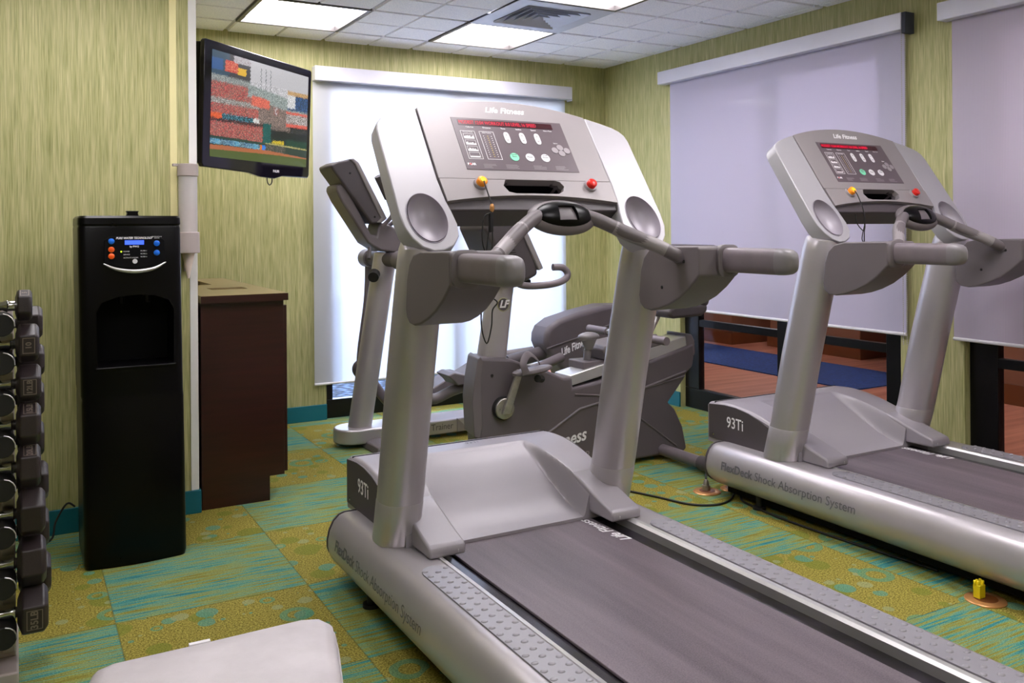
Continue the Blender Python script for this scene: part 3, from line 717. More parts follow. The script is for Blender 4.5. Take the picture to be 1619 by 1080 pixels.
    m.build('chart_dots', 'white', ov); my.build('chart_bars', 'yellowink', ov)
    for k, a in enumerate((-.026, .034, .092)):
        m = MB(); pprism(m, ring2(a, .3275, .0105, .0235, 28, 3), .0035, .0052); key = m.build('rocker_key', 'keywhite', ov)
        m = MB()
        pprism(m, [(a - .005, .336), (a + .005, .336), (a, .342)], .0052, .0055); pprism(m, [(a - .005, .319), (a, .313), (a + .005, .319)], .0052, .0055); m.build('arrow_marks', 'keygrey', key)
    for a, mt, s_ in ((-.024, 'keygreen', 'Quick\nStart'), (.035, 'keywhite', 'Pause'), (.095, 'keywhite', 'Cool\nDown')):
        m = MB(); pprism(m, ring2(a, .245, .0165, .0165, 28), .0035, .0052); key = m.build('round_key', mt, ov)
        text(s_, .0085, 'greyink', PL(a, .2465 + (.004 if '\n' in s_ else 0), .0054), PX, PS, key, align='CENTER', lift=.0002)
    for a, b_ in ((.145, .281), (.193, .281), (.169, .2935), (.169, .2685)):
        m = MB(); pprism(m, ring2(a, b_, .0125, .0125, 24), .0035, .005); m.build('arrow_key', 'keygrey', ov)
    T_('Select', .158, .312, .007, align='CENTER')
    T_('P LAR', -.206, .210, .0115, bold=.0006); m = MB(); pprism(m, ring2(-.1955, .2103, .004, .004, 12), .0036, .004); m.build('red_mark', 'red', ov)
    for a, n_ in ((-.150, 4), (-.068, 4), (.036, 4), (.122, 4)):
        m = MB(); random.seed(int(a * 1000))
        for q in range(n_): pbox(m, a, a + .05 * random.uniform(.5, 1.0), .2105 - q * .0045, .2118 - q * .0045, .0035, .0038)
        m.build('fine_print', 'keygrey', ov)
    # buttons
    for a, mt, nm in ((-.186, 'orange', 'clip_button'), (.229, 'red', 'stop_button')):
        m = MB().tube([PL(a, .129, .004), PL(a, .129, .012)], [.024, .021], 24); st_ = m.build(nm, 'panel', shelf, ang=40)
        MB().tube([PL(a, .129, .012), PL(a, .129, .026), PL(a, .129, .029)], [.0165, .0165, .013], 24).build('button_cap', mt, st_, ang=50)
        if mt == 'orange':
            MB().tube([PL(a, .129, .0285), PL(a, .129, .0305)], [.0105, .009], 20).build('cap_ring', 'yellow', st_, ang=50)
    return T
T1 = make_treadmill('large silver treadmill in the foreground with black cords dangling from its console')

# second treadmill: a copy of the first, before the cords are added
T2 = copy_tree(T1); T2.location = (T1.location.x + 1.803, T1.location.y + .095, 0)
T2['label'] = 'silver treadmill on the right in front of the lavender shades'
for c_ in [x for x in list(COL.objects) if x.parent == T2]: pass

def cable(pts, r, name, mat='cord', parent=None, n=6): return MB().tube(smooth_path(pts, n), r, 8).build(name, mat, parent, ang=70)
P0 = PL(-.186, .122, .03)
a = P0
Q = -.045
cable([a, a + Vector((.0, -.02, -.03)), a + Vector((.006, Q, -.085)), a + Vector((.0, Q, -.10)), a + Vector((-.014, Q, -.2)), a + Vector((-.030, Q, -.33)), a + Vector((-.036, Q, -.44)), a + Vector((-.018, Q, -.5)), a + Vector((-.001, Q, -.45)), a + Vector((.003, Q, -.40)), a + Vector((.02, Q, -.378)), a + Vector((.008, Q, -.365))], .0022, 'safety_cord', parent=T1)
cable([a + Vector((.012, Q, -.09)), a + Vector((.0, Q, -.1)), a + Vector((-.022, Q, -.11)), a + Vector((-.03, Q, -.15)), a + Vector((-.028, Q, -.2)), a + Vector((-.01, Q, -.23)), a + Vector((.004, Q, -.2)), a + Vector((.004, Q, -.1))], .002, 'safety_cord', parent=T1)
MB().box(a.x - .006, a.x + .006, a.y + Q - .006, a.y + Q + .006, a.z - .16, a.z - .1).build('cord_clip', 'rubber', T1, bevel=.002)
MB().ball(a + Vector((.004, Q, -.085)), (.008, .006, .014), 10, 8).build('cord_knot', 'brass', T1)
d = Vector((1.803, .095, 0)); b = a + d
def add2(o):  # geometry in world coordinates of the right machine
    org = Vector(T2.location); o.data.transform(Matrix.Translation(-org)); o.parent = T2; return o
add2(cable([b, b + Vector((.0, -.02, -.03)), b + Vector((.002, Q, -.10)), b + Vector((.002, Q, -.2)), b + Vector((.002, Q, -.33))], .0022, 'safety_cord'))
add2(cable([b + Vector((-.05, Q, -.1)), b + Vector((-.04, Q, -.14)), b + Vector((.0, Q, -.17)), b + Vector((.006, Q, -.14)), b + Vector((-.012, Q, -.2)), b + Vector((.002, Q, -.22))], .002, 'safety_cord'))

# ================================================================== recumbent bike
B = thing('exercise_bike', 'taupe grey recumbent exercise bike behind the large treadmill', 'exercise bike', (2.5, 3.81, 0))
ya, yb = 3.70, 3.87
sh = [(1.885, .02), (1.868, .259), (1.862, .418), (1.872, .511), (1.888, .605), (1.90, .618), (2.062, .599), (2.155, .563), (2.261, .529), (2.358, .483), (2.408, .483), (2.413, .428), (2.572, .447), (3.137, .583), (3.19, .60), (3.196, .542), (3.183, .469), (3.136, .437), (3.124, .411), (3.013, .294), (3.058, .254), (3.11, .157), (3.138, .035), (3.11, .02)]
body = MB().loft([[(a_, ya, b_) for a_, b_ in sh], [(a_ + (.035 if a_ < 1.92 else 0), yb, b_) for a_, b_ in sh]]).build('shroud', 'bike', B, bevel=.014, seg=3)
nt = [(1.858, .25), (1.850, .42), (1.862, .515), (1.880, .612), (1.896, .624), (1.905, .60), (1.895, .5), (1.905, .3), (1.89, .24)]
MB().loft([[(a_, ya - .005, b_) for a_, b_ in nt], [(a_ + .035, yb + .004, b_) for a_, b_ in nt]]).build('nose_trim', 'mdgrey', body, bevel=.005)
def ridge(pts, w, mat='bike'):
    MB().tube([(x_, ya - .001, z_) for x_, z_ in pts], w, 8, flat=1).build('body_line', mat, body, ang=60)
ridge([(2.15, .15), (2.263, .222), (2.45, .32), (2.806, .377), (3.13, .45)], .007, 'mdgrey')
ridge([(2.42, .395), (2.7, .36), (3.12, .425)], .005, 'mdgrey')
ridge([(2.7, .33), (2.8, .25), (3.062, .06)], .005, 'mdgrey')
text('Life Fitness', .088, 'white', (2.13, ya - .0015, .135), (1, 0, .16), (0, 0, 1), body, shear=.35, bold=.0018, lift=.0015, xs=.9)
text('93R', .05, 'keygrey', (2.43, ya - .0015, .085), (1, 0, .02), (0, 0, 1), body, lift=.0015)
MB().cyl((1.955, ya - .001, .53), (1.955, ya - .004, .53), .007, 10).build('screw_hole', 'gap', body)
# seat rail (aluminium extrusion) rising to the right
MB().prism([(2.405, .435), (2.403, .487), (3.16, .640), (3.178, .575)], 'y', 3.715, 3.86).build('seat_rail', 'lip', B, bevel=.004)
MB().prism([(3.14, .65), (3.18, .645), (3.2, .61), (3.205, .54), (3.165, .50), (3.15, .58)], 'y', 3.705, 3.875).build('rail_end_cap', 'mdgrey', B, bevel=.008)
# crank and pedal
MB().cyl((2.01, ya - .02, .372), (2.01, ya + .0, .372), .055, 32).build('crank_disc', 'gap', B)
cr_ = MB().cyl((2.01, ya - .032, .372), (2.01, ya - .014, .372), .050, 32)
cr_.prism([(1.985, .352), (2.028, .345), (2.10, .545), (2.07, .555)], 'y', ya - .05, ya - .032); crk = cr_.build('crank_arm', 'steel', B, bevel=.004)
pcx, pcz = 2.13, .545
ped = MB().loft([[(pcx - .09 + a_, 3.62 + b_, pcz - .018 + .012 * z_ + (a_ * .1)) for a_, b_ in ring2(.09, 0, .105 * k_, .045 * k_, 24, 2.4)] for z_, k_ in ((0, .7), (.7, 1), (1.6, 1), (2.0, .92))]).build('pedal', 'mdgrey', B, ang=50)
MB().tube(smooth_path([(pcx - .06, 3.57, pcz), (pcx - .075, 3.575, pcz + .05), (pcx - .02, 3.62, pcz + .085), (pcx + .05, 3.665, pcz + .05), (pcx + .09, 3.67, pcz - .005)], 5), .018, 8, flat=.2).build('toe_strap', 'mdgrey', ped, ang=60)
MB().tube([(pcx + .01, 3.59, pcz - .03), (pcx + .05, 3.62, pcz - .04)], .018, 10).build('pedal_weight', 'rubber', ped)
# column, console, handlebar
col_ = [[(x0_ + a_, 3.81 + b_, z_) for a_, b_ in ring2(0, 0, w_, .05, 20, 5)] for x0_, w_, z_ in ((2.01, .066, .59), (2.055, .058, .89), (2.075, .055, 1.0), (2.09, .05, 1.06))]
cl = MB().loft(col_).build('column', 'silver', B, ang=40)
for r_, mt, yy_ in ((.034, 'chrome', .7555), (.029, 'dkgrey', .757)):
    MB().cyl((2.052, 3.7625, .856), (2.052, 3.81 - .0 - (yy_ - .7) * 0 - .0515 - (.001 if r_ < .03 else 0), .856), r_, 32).build('badge', mt, cl)
text('LF', .048, 'white', (2.052, 3.757, .857), (1, 0, 0), (0, 0, 1), cl, shear=.3, bold=.002, align='CENTER')
# console seen from its back-left: wedge leaning
cx_ = MB()
cy0, cy1 = 3.66, 3.96
prof_l = [(1.905, 1.232), (1.93, 1.262), (2.05, 1.268), (2.09, 1.25), (2.175, 1.08), (2.195, 1.0), (2.12, .965), (2.05, .99), (1.965, 1.11)]
cx_.prism(prof_l, 'y', cy0, cy1)
ch = cx_.build('console', 'dkgrey', B, bevel=.02, seg=3)
MB().prism([(1.93, 1.264), (1.91, 1.245), (2.03, 1.262), (2.075, 1.248), (2.19, 1.02), (2.215, 1.03), (2.10, 1.262), (2.06, 1.282), (1.95, 1.278)], 'y', cy0 - .01, cy1 + .01).build('console_rim', 'panel', ch, bevel=.005)
m = MB()
for q in range(6): m.box(1.975 + q * .006, 2.05 + q * .004, cy0 - .002, cy0 + .001, 1.155 - q * .012, 1.159 - q * .012)
m.build('speaker_slots', 'gap', ch)
hp = smooth_path([(2.06, 3.72, .985), (2.08, 3.62, .955), (2.15, 3.56, .955), (2.23, 3.55, .965), (2.285, 3.56, .985), (2.295, 3.565, 1.01), (2.27, 3.57, 1.035), (2.22, 3.575, 1.038)], 6)
MB().tube(hp, .0165, 14).build('handlebar', 'handle', B, ang=60)
hp = smooth_path([(2.06, 3.9, .985), (2.08, 4.0, .955), (2.15, 4.06, .955), (2.23, 4.07, .965), (2.285, 4.06, .985), (2.295, 4.055, 1.01), (2.27, 4.05, 1.035), (2.22, 4.045, 1.038)], 6)
MB().tube(hp, .0165, 14).build('handlebar', 'handle', B, ang=60)
MB().box(2.02, 2.2, 3.74, 3.88, .94, .975).build('console_mount', 'black', B, bevel=.01)
# seat carriage, side grips, seat
MB().prism([(2.60, .60), (2.62, .545), (2.98, .545 + .055), (2.95, .66), (2.62, .62)], 'y', 3.712, 3.91).build('seat_carriage', 'mdgrey', B, bevel=.006)
for bx in (2.80, 2.84, 2.88):
    MB().cyl((bx, 3.711, .585 + (bx - 2.8) * .2), (bx, 3.706, .585 + (bx - 2.8) * .2), .012, 14).build('bolt', 'chrome', B)
gb = MB().tube([(2.80, 4.10, .66), (2.80, 3.47, .66)], .015, 14).build('grip_bar', 'steel', B, ang=60)
for a_, b_ in ((4.13, 3.95), (3.63, 3.45)):
    MB().tube([(2.80, a_, .66), (2.80, b_, .66)], .021, 14).build('hand_grip', 'handle', gb, ang=60)
kn = MB().tube([(2.56, 3.80, .50), (2.56, 3.79, .60)], .02, 12); kn.ball((2.56, 3.78, .665), (.062, .04, .024), 24, 10).tube([(2.56, 3.78, .60), (2.56, 3.78, .655)], [.02, .042], 18); kn.build('adjust_lever', 'cap', B, ang=60)
MB().box(2.50, 2.64, 3.74, 3.88, .47, .545).build('lever_base', 'mdgrey', B, bevel=.006)
for a_ in (3.76, 3.87):
    MB().tube([(2.90, a_, .60), (3.0, a_, .76)], .014, 12).build('seat_post', 'silver', B, ang=60)
MB().prism([(2.95, .77), (2.98, .745), (3.18, .75), (3.22, .775), (3.22, .81), (3.02, .815), (2.96, .80)], 'y', 3.62, 4.0).build('seat', 'dkgrey', B, bevel=.02, seg=3)
MB().prism([(3.17, .80), (3.23, .80), (3.31, 1.12), (3.26, 1.13)], 'y', 3.62, 4.0).build('backrest', 'dkgrey', B, bevel=.02, seg=3)
MB().tube([(2.97, 4.05, .05), (2.97, 3.35, .05)], .03, 16).build('stabiliser', 'handle', B, ang=60)
MB().tube([(2.97, 3.40, .05), (2.97, 3.33, .05)], .036, 16).build('stabiliser_cap', 'dkgrey', B, ang=60)
MB().tube([(2.97, 4.0, .05), (2.97, 4.09, .05)], .036, 16).build('stabiliser_cap', 'dkgrey', B, ang=60)
MB().box(1.92, 1.99, 3.62, 3.96, .0, .05).build('front_foot', 'rubber', B, bevel=.01)

# ================================================================== cross trainer
E = thing('cross_trainer', 'silver elliptical cross trainer in front of the bright back window', 'cross trainer', (2.3, 4.83, 0))
bs = [(1.60 + .0, 4.83)]
poly = [(3.2, 4.72), (3.2, 4.94)] + [(1.66 - .11 * math.sin(a_), 4.83 + .11 * math.cos(a_)) for a_ in [k * PI / 10 for k in range(11)]]
bse = MB().prism(poly, 'z', .025, .107).build('base_frame', 'silver', E, bevel=.01, seg=3)
MB().prism([(2.26, .03), (2.31, .035), (2.30, .07), (2.26, .107)], 'y', 4.712, 4.95).build('frame_end', 'panel', bse)
text('Total Body Trainer', .052, 'greyink', (2.235, 4.7195, .068), (1, 0, 0), (0, 0, 1), bse, lift=.001, xs=.9, align='RIGHT')
MB().prism([(1.69, .0), (1.70, .04), (1.74, .052), (1.80, .05), (1.81, .0)], 'y', 4.53, 5.12).build('stabiliser', 'mdgrey', E, bevel=.008)
MB().box(3.05, 3.2, 4.55, 5.1, 0, .03).build('rear_foot', 'rubber', E, bevel=.006)
tb = [[(xc + a_, 4.83 + b_, z_) for a_, b_ in ring2(0, 0, .066, .068, 24, 2.2)] for xc, z_ in ((1.70, .10), (1.815, .795), (1.865, 1.09))]
MB().loft(tb).build('upright', 'silver', E, ang=50)
# console and its bracket
MB().prism([(1.725, 1.145), (1.80, 1.10), (1.94, 1.085), (1.97, 1.19), (1.87, 1.24), (1.795, 1.265), (1.775, 1.185), (1.745, 1.19), (1.605, 1.45), (1.575, 1.478), (1.545, 1.468), (1.54, 1.44), (1.57, 1.38)], 'y', 4.735, 4.925).build('console_arm', 'mdgrey', E, bevel=.012, seg=3)
cn = MB().prism([(1.505, 1.575), (1.515, 1.55), (1.735, 1.253), (1.785, 1.257), (1.822, 1.285), (1.66, 1.59), (1.625, 1.612), (1.55, 1.598)], 'y', 4.71, 4.95).build('console', 'dkgrey', E, bevel=.012, seg=3)
MB().prism([(1.606, 1.612), (1.632, 1.617), (1.662, 1.595), (1.826, 1.283), (1.79, 1.258), (1.765, 1.262), (1.79, 1.285), (1.64, 1.585)], 'y', 4.70, 4.96).build('console_face', 'panel', cn, bevel=.006)
for z_ in (.02, .25): MB().ball((1.60 + z_ * .62, 4.709, 1.555 - z_ * 1.05), (.006, .003, .006), 10, 6).build('screw_hole', 'gap', cn)
# fixed front handles
MB().tube(smooth_path([(1.79, 4.68, 1.24), (1.83, 4.64, 1.30), (1.81, 4.62, 1.36), (1.785, 4.61, 1.42)], 5), .012, 12).build('fixed_handle', 'handle', E, ang=60)
MB().tube([(1.80, 4.62, 1.395), (1.735, 4.60, 1.515)], [.021, .023], 14).build('hand_grip', 'dkgrey', E, ang=60)
MB().tube(smooth_path([(1.84, 4.98, 1.18), (1.875, 4.9, 1.22), (1.878, 4.72, 1.27), (1.865, 4.68, 1.3)], 5), .012, 12).build('fixed_handle', 'handle', E, ang=60)
hg = MB().tube([(1.876, 4.68, 1.27), (1.825, 4.67, 1.405)], [.021, .023], 14).build('hand_grip', 'handle', E, ang=60)
MB().tube([(1.862, 4.664, 1.288), (1.83, 4.655, 1.378)], [.014, .014], 8).build('pulse_plate', 'lip', hg)
# pivots and moving arms
MB().cyl((1.86, 4.50, 1.05), (1.86, 5.16, 1.05), .042, 24).build('pivot_axle', 'dkgrey', E)
for sg, yy_ in ((-1, 4.56), (1, 5.10)):
    MB().cyl((1.86, yy_ - .05, 1.05), (1.86, yy_ + .05, 1.05), .055, 24).build('pivot_housing', 'cap' if sg > 0 else 'mdgrey', E, bevel=.004)
    k_ = .0 if sg < 0 else -.02
    MB().tube(smooth_path([(1.86, yy_, 1.03), (1.87 + k_, yy_, .8), (1.83 + k_, yy_, .52), (1.82 + k_, yy_, .40)], 5), .023, 14).build('swing_arm', 'mdgrey', E, ang=60)
    MB().ball((1.83 + k_, yy_ - .005, .385), (.06, .05, .06), 18, 12).build('arm_joint', 'dkgrey', E, ang=60)
    hz0 = .27 if sg < 0 else .13
    MB().tube(smooth_path([(1.85 + k_, yy_, .37), (2.02, yy_, hz0 + .0), (2.2, yy_, hz0 + .045), (2.6, yy_, .36), (2.95, 4.83 + sg * .17, .42)], 5), .03, 14).build('pedal_lever', 'mdgrey', E, ang=60)
    pz = .35 if sg < 0 else .17
    pl = MB().prism([(2.09, pz + .055), (2.13, pz + .02), (2.15, pz - .005), (2.2, pz + .0), (2.42, pz + .075), (2.44, pz + .15), (2.40, pz + .15), (2.2, pz + .05), (2.13, pz + .07)], 'y', yy_ - .085, yy_ + .085).build('foot_pedal', 'mdgrey', E, bevel=.008)
MB().tube([(1.72, 4.7, 1.12), (1.70, 4.66, 1.06)], .01, 10).build('bottle_hook', 'dkgrey', E, ang=60)
MB().tube([(1.76, 4.74, .97), (1.74, 4.70, .955)], [.034, .03], 20).build('tension_knob', 'rubber', E, ang=50)
# rear drive housing
hs = [(2.879, .503), (2.883, .555), (2.905, .60), (2.98, .645), (3.15, .685), (3.35, .72), (3.5, .715), (3.6, .65), (3.62, .45), (3.55, .3), (3.28, .08), (3.15, .08), (3.0, .335), (2.93, .41), (2.90, .455)]
hsg = MB().prism(hs, 'y', 4.73, 4.93).build('drive_housing', 'bike', E, bevel=.03, seg=4)
MB().tube([(2.885, 4.728, .47), (3.15, 4.728, .53), (3.4, 4.728, .6)], .005, 8).build('body_line', 'mdgrey', hsg)
text('Life Fitness', .066, 'white', (2.99, 4.7295, .435), (1, 0, .32), (0, 0, 1), hsg, shear=.35, bold=.0018, lift=.002, xs=.72)
MB().tube([(2.92, 4.83, .43), (2.66, 4.83, .39)], .045, 18).build('drive_tube', 'dkgrey', E, ang=60)

# ================================================================== water cooler
K = thing('water_cooler', 'tall black water cooler with lit button panel against the left wall', 'water cooler', (.382, 3.70, 0))
def kr(z, x0_, x1_, y0_, y1_, bow=0):
    pts = []; r_ = .028; n_ = 5
    for cx__, cy__, a0 in ((x1_ - r_, y0_ + r_, -PI / 2), (x1_ - r_, y1_ - r_, 0), (x0_ + r_, y1_ - r_, PI / 2), (x0_ + r_, y0_ + r_, PI)):
        for k_ in range(n_ + 1):
            a_ = a0 + PI / 2 * k_ / n_; pts.append([cx__ + r_ * math.cos(a_), cy__ + r_ * math.sin(a_), z])
    # bow the front edge (between last corner and the first)
    front = []
    for k_ in range(1, 8):
        t_ = k_ / 8; front.append([x0_ + r_ + (x1_ - x0_ - 2 * r_) * t_, y0_ - bow * math.sin(PI * t_), z])
    return pts + front
rings = [kr(0, .212, .556, 3.535, 3.86, .012), kr(.02, .207, .559, 3.53, 3.862, .016), kr(.3, .205, .556, 3.53, 3.862, .016), kr(.6, .202, .553, 3.53, 3.862, .016), kr(.615, .203, .552, 3.532, 3.86, .014), kr(.63, .200, .551, 3.53, 3.862, .014), kr(1.235, .193, .545, 3.53, 3.862, .01), kr(1.243, .195, .543, 3.532, 3.86, .01), kr(1.25, .193, .546, 3.528, 3.864, .01), kr(1.272, .194, .545, 3.53, 3.862, .01), kr(1.28, .20, .54, 3.535, 3.855, .008)]
arch = [(.255, .728), (.515, .728), (.517, .93), (.50, .965), (.45, .985), (.385, .99), (.32, .983), (.27, .965), (.252, .93)]
ca = MB().prism(arch, 'y', 3.40, 3.70)
MTb = MB().loft(rings).build('cabinet', 'black', K, ang=30, cut=[ca])
MB().prism([(.256, .73), (.514, .73), (.514, .985), (.256, .985)], 'y', 3.69, 3.70).build('alcove_back', 'matblack', MTb)
MB().prism([(.25, .722), (.518, .722), (.521, .731), (.247, .731)], 'y', 3.505, 3.69).build('drip_tray', 'black', K, bevel=.003)
[MB().cyl((q_, 3.60, .995), (q_, 3.60, .955), .012).build('spout', 'black', K) for q_ in (.34, .43)]
yp = 3.516
pn_pts = [(.279, 1.19), (.30, 1.205), (.46, 1.205), (.484, 1.19), (.486, 1.11), (.45, 1.094), (.385, 1.087), (.32, 1.094), (.277, 1.11)]
pn = MB().prism(pn_pts, 'y', yp, yp + .02).build('control_panel', 'matblack', K, bevel=.002)
MB().tube(smooth_path([(.276, yp + .002, 1.106), (.32, yp - .004, 1.085), (.382, yp - .006, 1.076), (.445, yp - .004, 1.085), (.488, yp + .002, 1.108)], 5), [.002 + .0055 * math.sin(PI * k_ / 20) for k_ in range(21)], 8).build('silver_arc', 'lip', pn, ang=60)
for x_, z_, mt in ((.302, 1.187, 'blue_btn'), (.302, 1.157, 'orange_btn'), (.302, 1.133, 'orange_btn'), (.456, 1.178, 'blue_btn'), (.456, 1.143, 'blue_btn')):
    MB().tube([(x_, yp, z_), (x_, yp - .003, z_), (x_, yp - .0045, z_)], [.0105, .0105, .008], 20).build('button', mt, pn, ang=50)
MB().box(.347, .412, yp - .0012, yp, 1.174, 1.190).build('display', 'lcd', pn)
def kt(s_, x_, z_, sz, **k_): return text(s_, sz, 'white', (x_, yp - .0008, z_), (1, 0, 0), (0, 0, 1), pn, lift=.0008, **k_)
kt('PURE WATER TECHNOLOGY', .379, 1.198, .0105, shear=.3, bold=.0004, align='CENTER', xs=.9)
kt('by PWG', .379, 1.167, .009, bold=.0003, align='CENTER')
kt('INFORMATION\nCENTER', .456, 1.2, .0052, align='CENTER')
for s_, x_, z_ in (('POWER', .342, 1.149), ('SERVICE', .342, 1.138), ('ACTIVATE SYSTEM', .342, 1.126), ('FILTER 1', .4, 1.151), ('FILTER 2', .4, 1.140), ('FILTER 3', .4, 1.129)): kt(s_, x_, z_, .006)
MB().tube([(.335, yp, 1.149), (.335, yp - .001, 1.149)], .003, 10).build('power_light', glow('green_light', rgb(170, 230, 40), 1), pn)
MB().tube([(.381, yp, 1.113), (.381, yp - .002, 1.113)], .0085, 20).build('round_emblem', 'keywhite', pn)
kb = MB().prism([(.362, 1.277), (.408, 1.277), (.404, 1.292), (.408, 1.300), (.363, 1.300), (.368, 1.292)], 'y', 3.62, 3.66).build('top_knob', 'black', K, bevel=.003)
c0 = cable([(.2, 3.97, .12), (.17, 3.95, .14), (.13, 3.93, .08), (.11, 3.9, .02), (.02, 3.88, .006), (-.05, 3.85, .006)], .004, 'power_cord', n=6); tag(recentre(c0), 'thin black power cord by the teal baseboard left of the water cooler', 'cord')

# cup dispenser on the wall beside it
D = thing('cup_dispenser', 'beige wall dispenser with clear tube of paper cups beside water cooler', 'cup dispenser', (.644, 3.985, 1.0))
dx, dy = .642, 3.978
def dc(z0, z1, r0_, r1_, nm, mt, **k_): return MB().tube([(dx, dy, z0), (dx, dy, z1)], [r0_, r1_], 28).build(nm, mt, D, ang=50, **k_)
dc(1.455, 1.508, .0425, .0425, 'lid', 'beige', bevel=.003)
MB().box(dx - .062, dx - .03, dy - .01, dy + .01, 1.497, 1.508).build('lid_tab', 'beige', D, bevel=.002)
m = MB().tube([(dx, dy, 1.21), (dx, dy, 1.456)], .0385, 28, caps=False); m.build('clear_tube', 'clear', D, ang=60)
m = MB()
for q in range(14): m.tube([(dx, dy, 1.218 + q * .0085), (dx, dy, 1.2255 + q * .0085)], [.0345, .0365], 24)
m.build('paper_cups', 'paper', D, ang=50)
dc(1.128, 1.218, .047, .0455, 'dispenser_head', 'beige', bevel=.003)
dc(1.02, 1.128, .004, .026, 'cup_tip', 'paper')
MB().box(dx - .012, dx + .012, dy + .03, YN, 1.05, 1.5).build('wall_bracket', 'beige', D)

# ================================================================== towel cabinet
C = thing('cabinet', 'dark mahogany cabinet with two openings in its top under the television', 'cabinet', (.885, 4.75, 0))
MB().prism([(.702, 0), (.998, 0), (.998, .11), (1.065, .11), (1.065, .905), (.702, .905)], 'y', 4.045, 5.45).build('carcass', 'mahogany', C, bevel=.002)
ct = [MB().box(.78, .93, 4.75, 5.22, .5, 1.2), MB().box(.84, .98, 4.37, 4.55, .5, 1.2)]
MB().box(.70, 1.078, 4.02, 5.47, .9055, .938).build('top', 'mahtop', C, cut=[MB().box(.76, .90, 4.85, 5.22, .8, 1.2), MB().box(.82, .99, 4.42, 4.56, .8, 1.2)])
MB().box(.699, 1.079, 4.018, 4.021, .905, .9365).box(1.077, 1.0795, 4.018, 5.47, .905, .9365).build('top_edge', 'mahogany', C)
MB().box(.76, .90, 4.85, 5.22, .9052, .908).box(.82, .99, 4.42, 4.56, .9052, .908).build('opening', 'gap', C)
for a_ in (4.06, 4.76):
    dr = MB().box(1.0655, 1.083, a_, a_ + .68, .12, .88).build('door', 'mahogany', C, bevel=.002)
    MB().box(1.083, 1.10, a_ + .30, a_ + .4, .8, .812).build('handle', 'steel', dr, bevel=.002)

# ================================================================== television
W_, Ht = .94, .615
tl = Vector((.79, 4.30, 0))
dirx = Vector((math.sin(math.radians(47.8)), math.cos(math.radians(47.8)), 0))
tilt = math.radians(2.2)
ny_ = Vector((dirx.y, -dirx.x, 0)); upv = Vector((0, 0, 1)) * math.cos(tilt) + ny_ * math.sin(tilt)
nrm = dirx.cross(upv).normalized()
TVC = Vector((1.109, 4.658, 1.820))
TV = thing('television', 'wall mounted black television showing a baseball game, above the cabinet', 'television', TVC)
def tp(a_, b_, c_=0): return TVC + dirx * a_ + upv * b_ + nrm * c_
def tprism(m, poly, c0_, c1_):
    k_ = len(poly); return m.add([tp(a_, b_, c0_) for a_, b_ in poly] + [tp(a_, b_, c1_) for a_, b_ in poly], [tuple(range(k_))[::-1], tuple(range(k_, 2 * k_))] + [(i, (i + 1) % k_, k_ + (i + 1) % k_, k_ + i) for i in range(k_)])
hw, hh = W_ / 2, Ht / 2
m = MB(); tprism(m, [(-hw, -hh + .03), (-hw + .012, -hh + .012), (-.1, -hh + .004), (.0, -hh - .012), (.13, -hh - .016), (.2, -hh + .0), (hw - .012, -hh + .004), (hw, -hh + .02), (hw, hh - .01), (hw - .01, hh), (-hw + .01, hh), (-hw, hh - .01)], -.012, .014)
bez = m.build('bezel', plain('tv_gloss_black', rgb(24, 20, 34), .1, 0, .1), TV, bevel=.005)
m = MB(); tprism(m, [(-hw + .004, -hh + .03), (hw - .004, -hh + .03), (hw - .004, hh - .01), (-hw + .004, hh - .01)], -.075, -.010); m.build('back_shell', 'black', TV, bevel=.015)
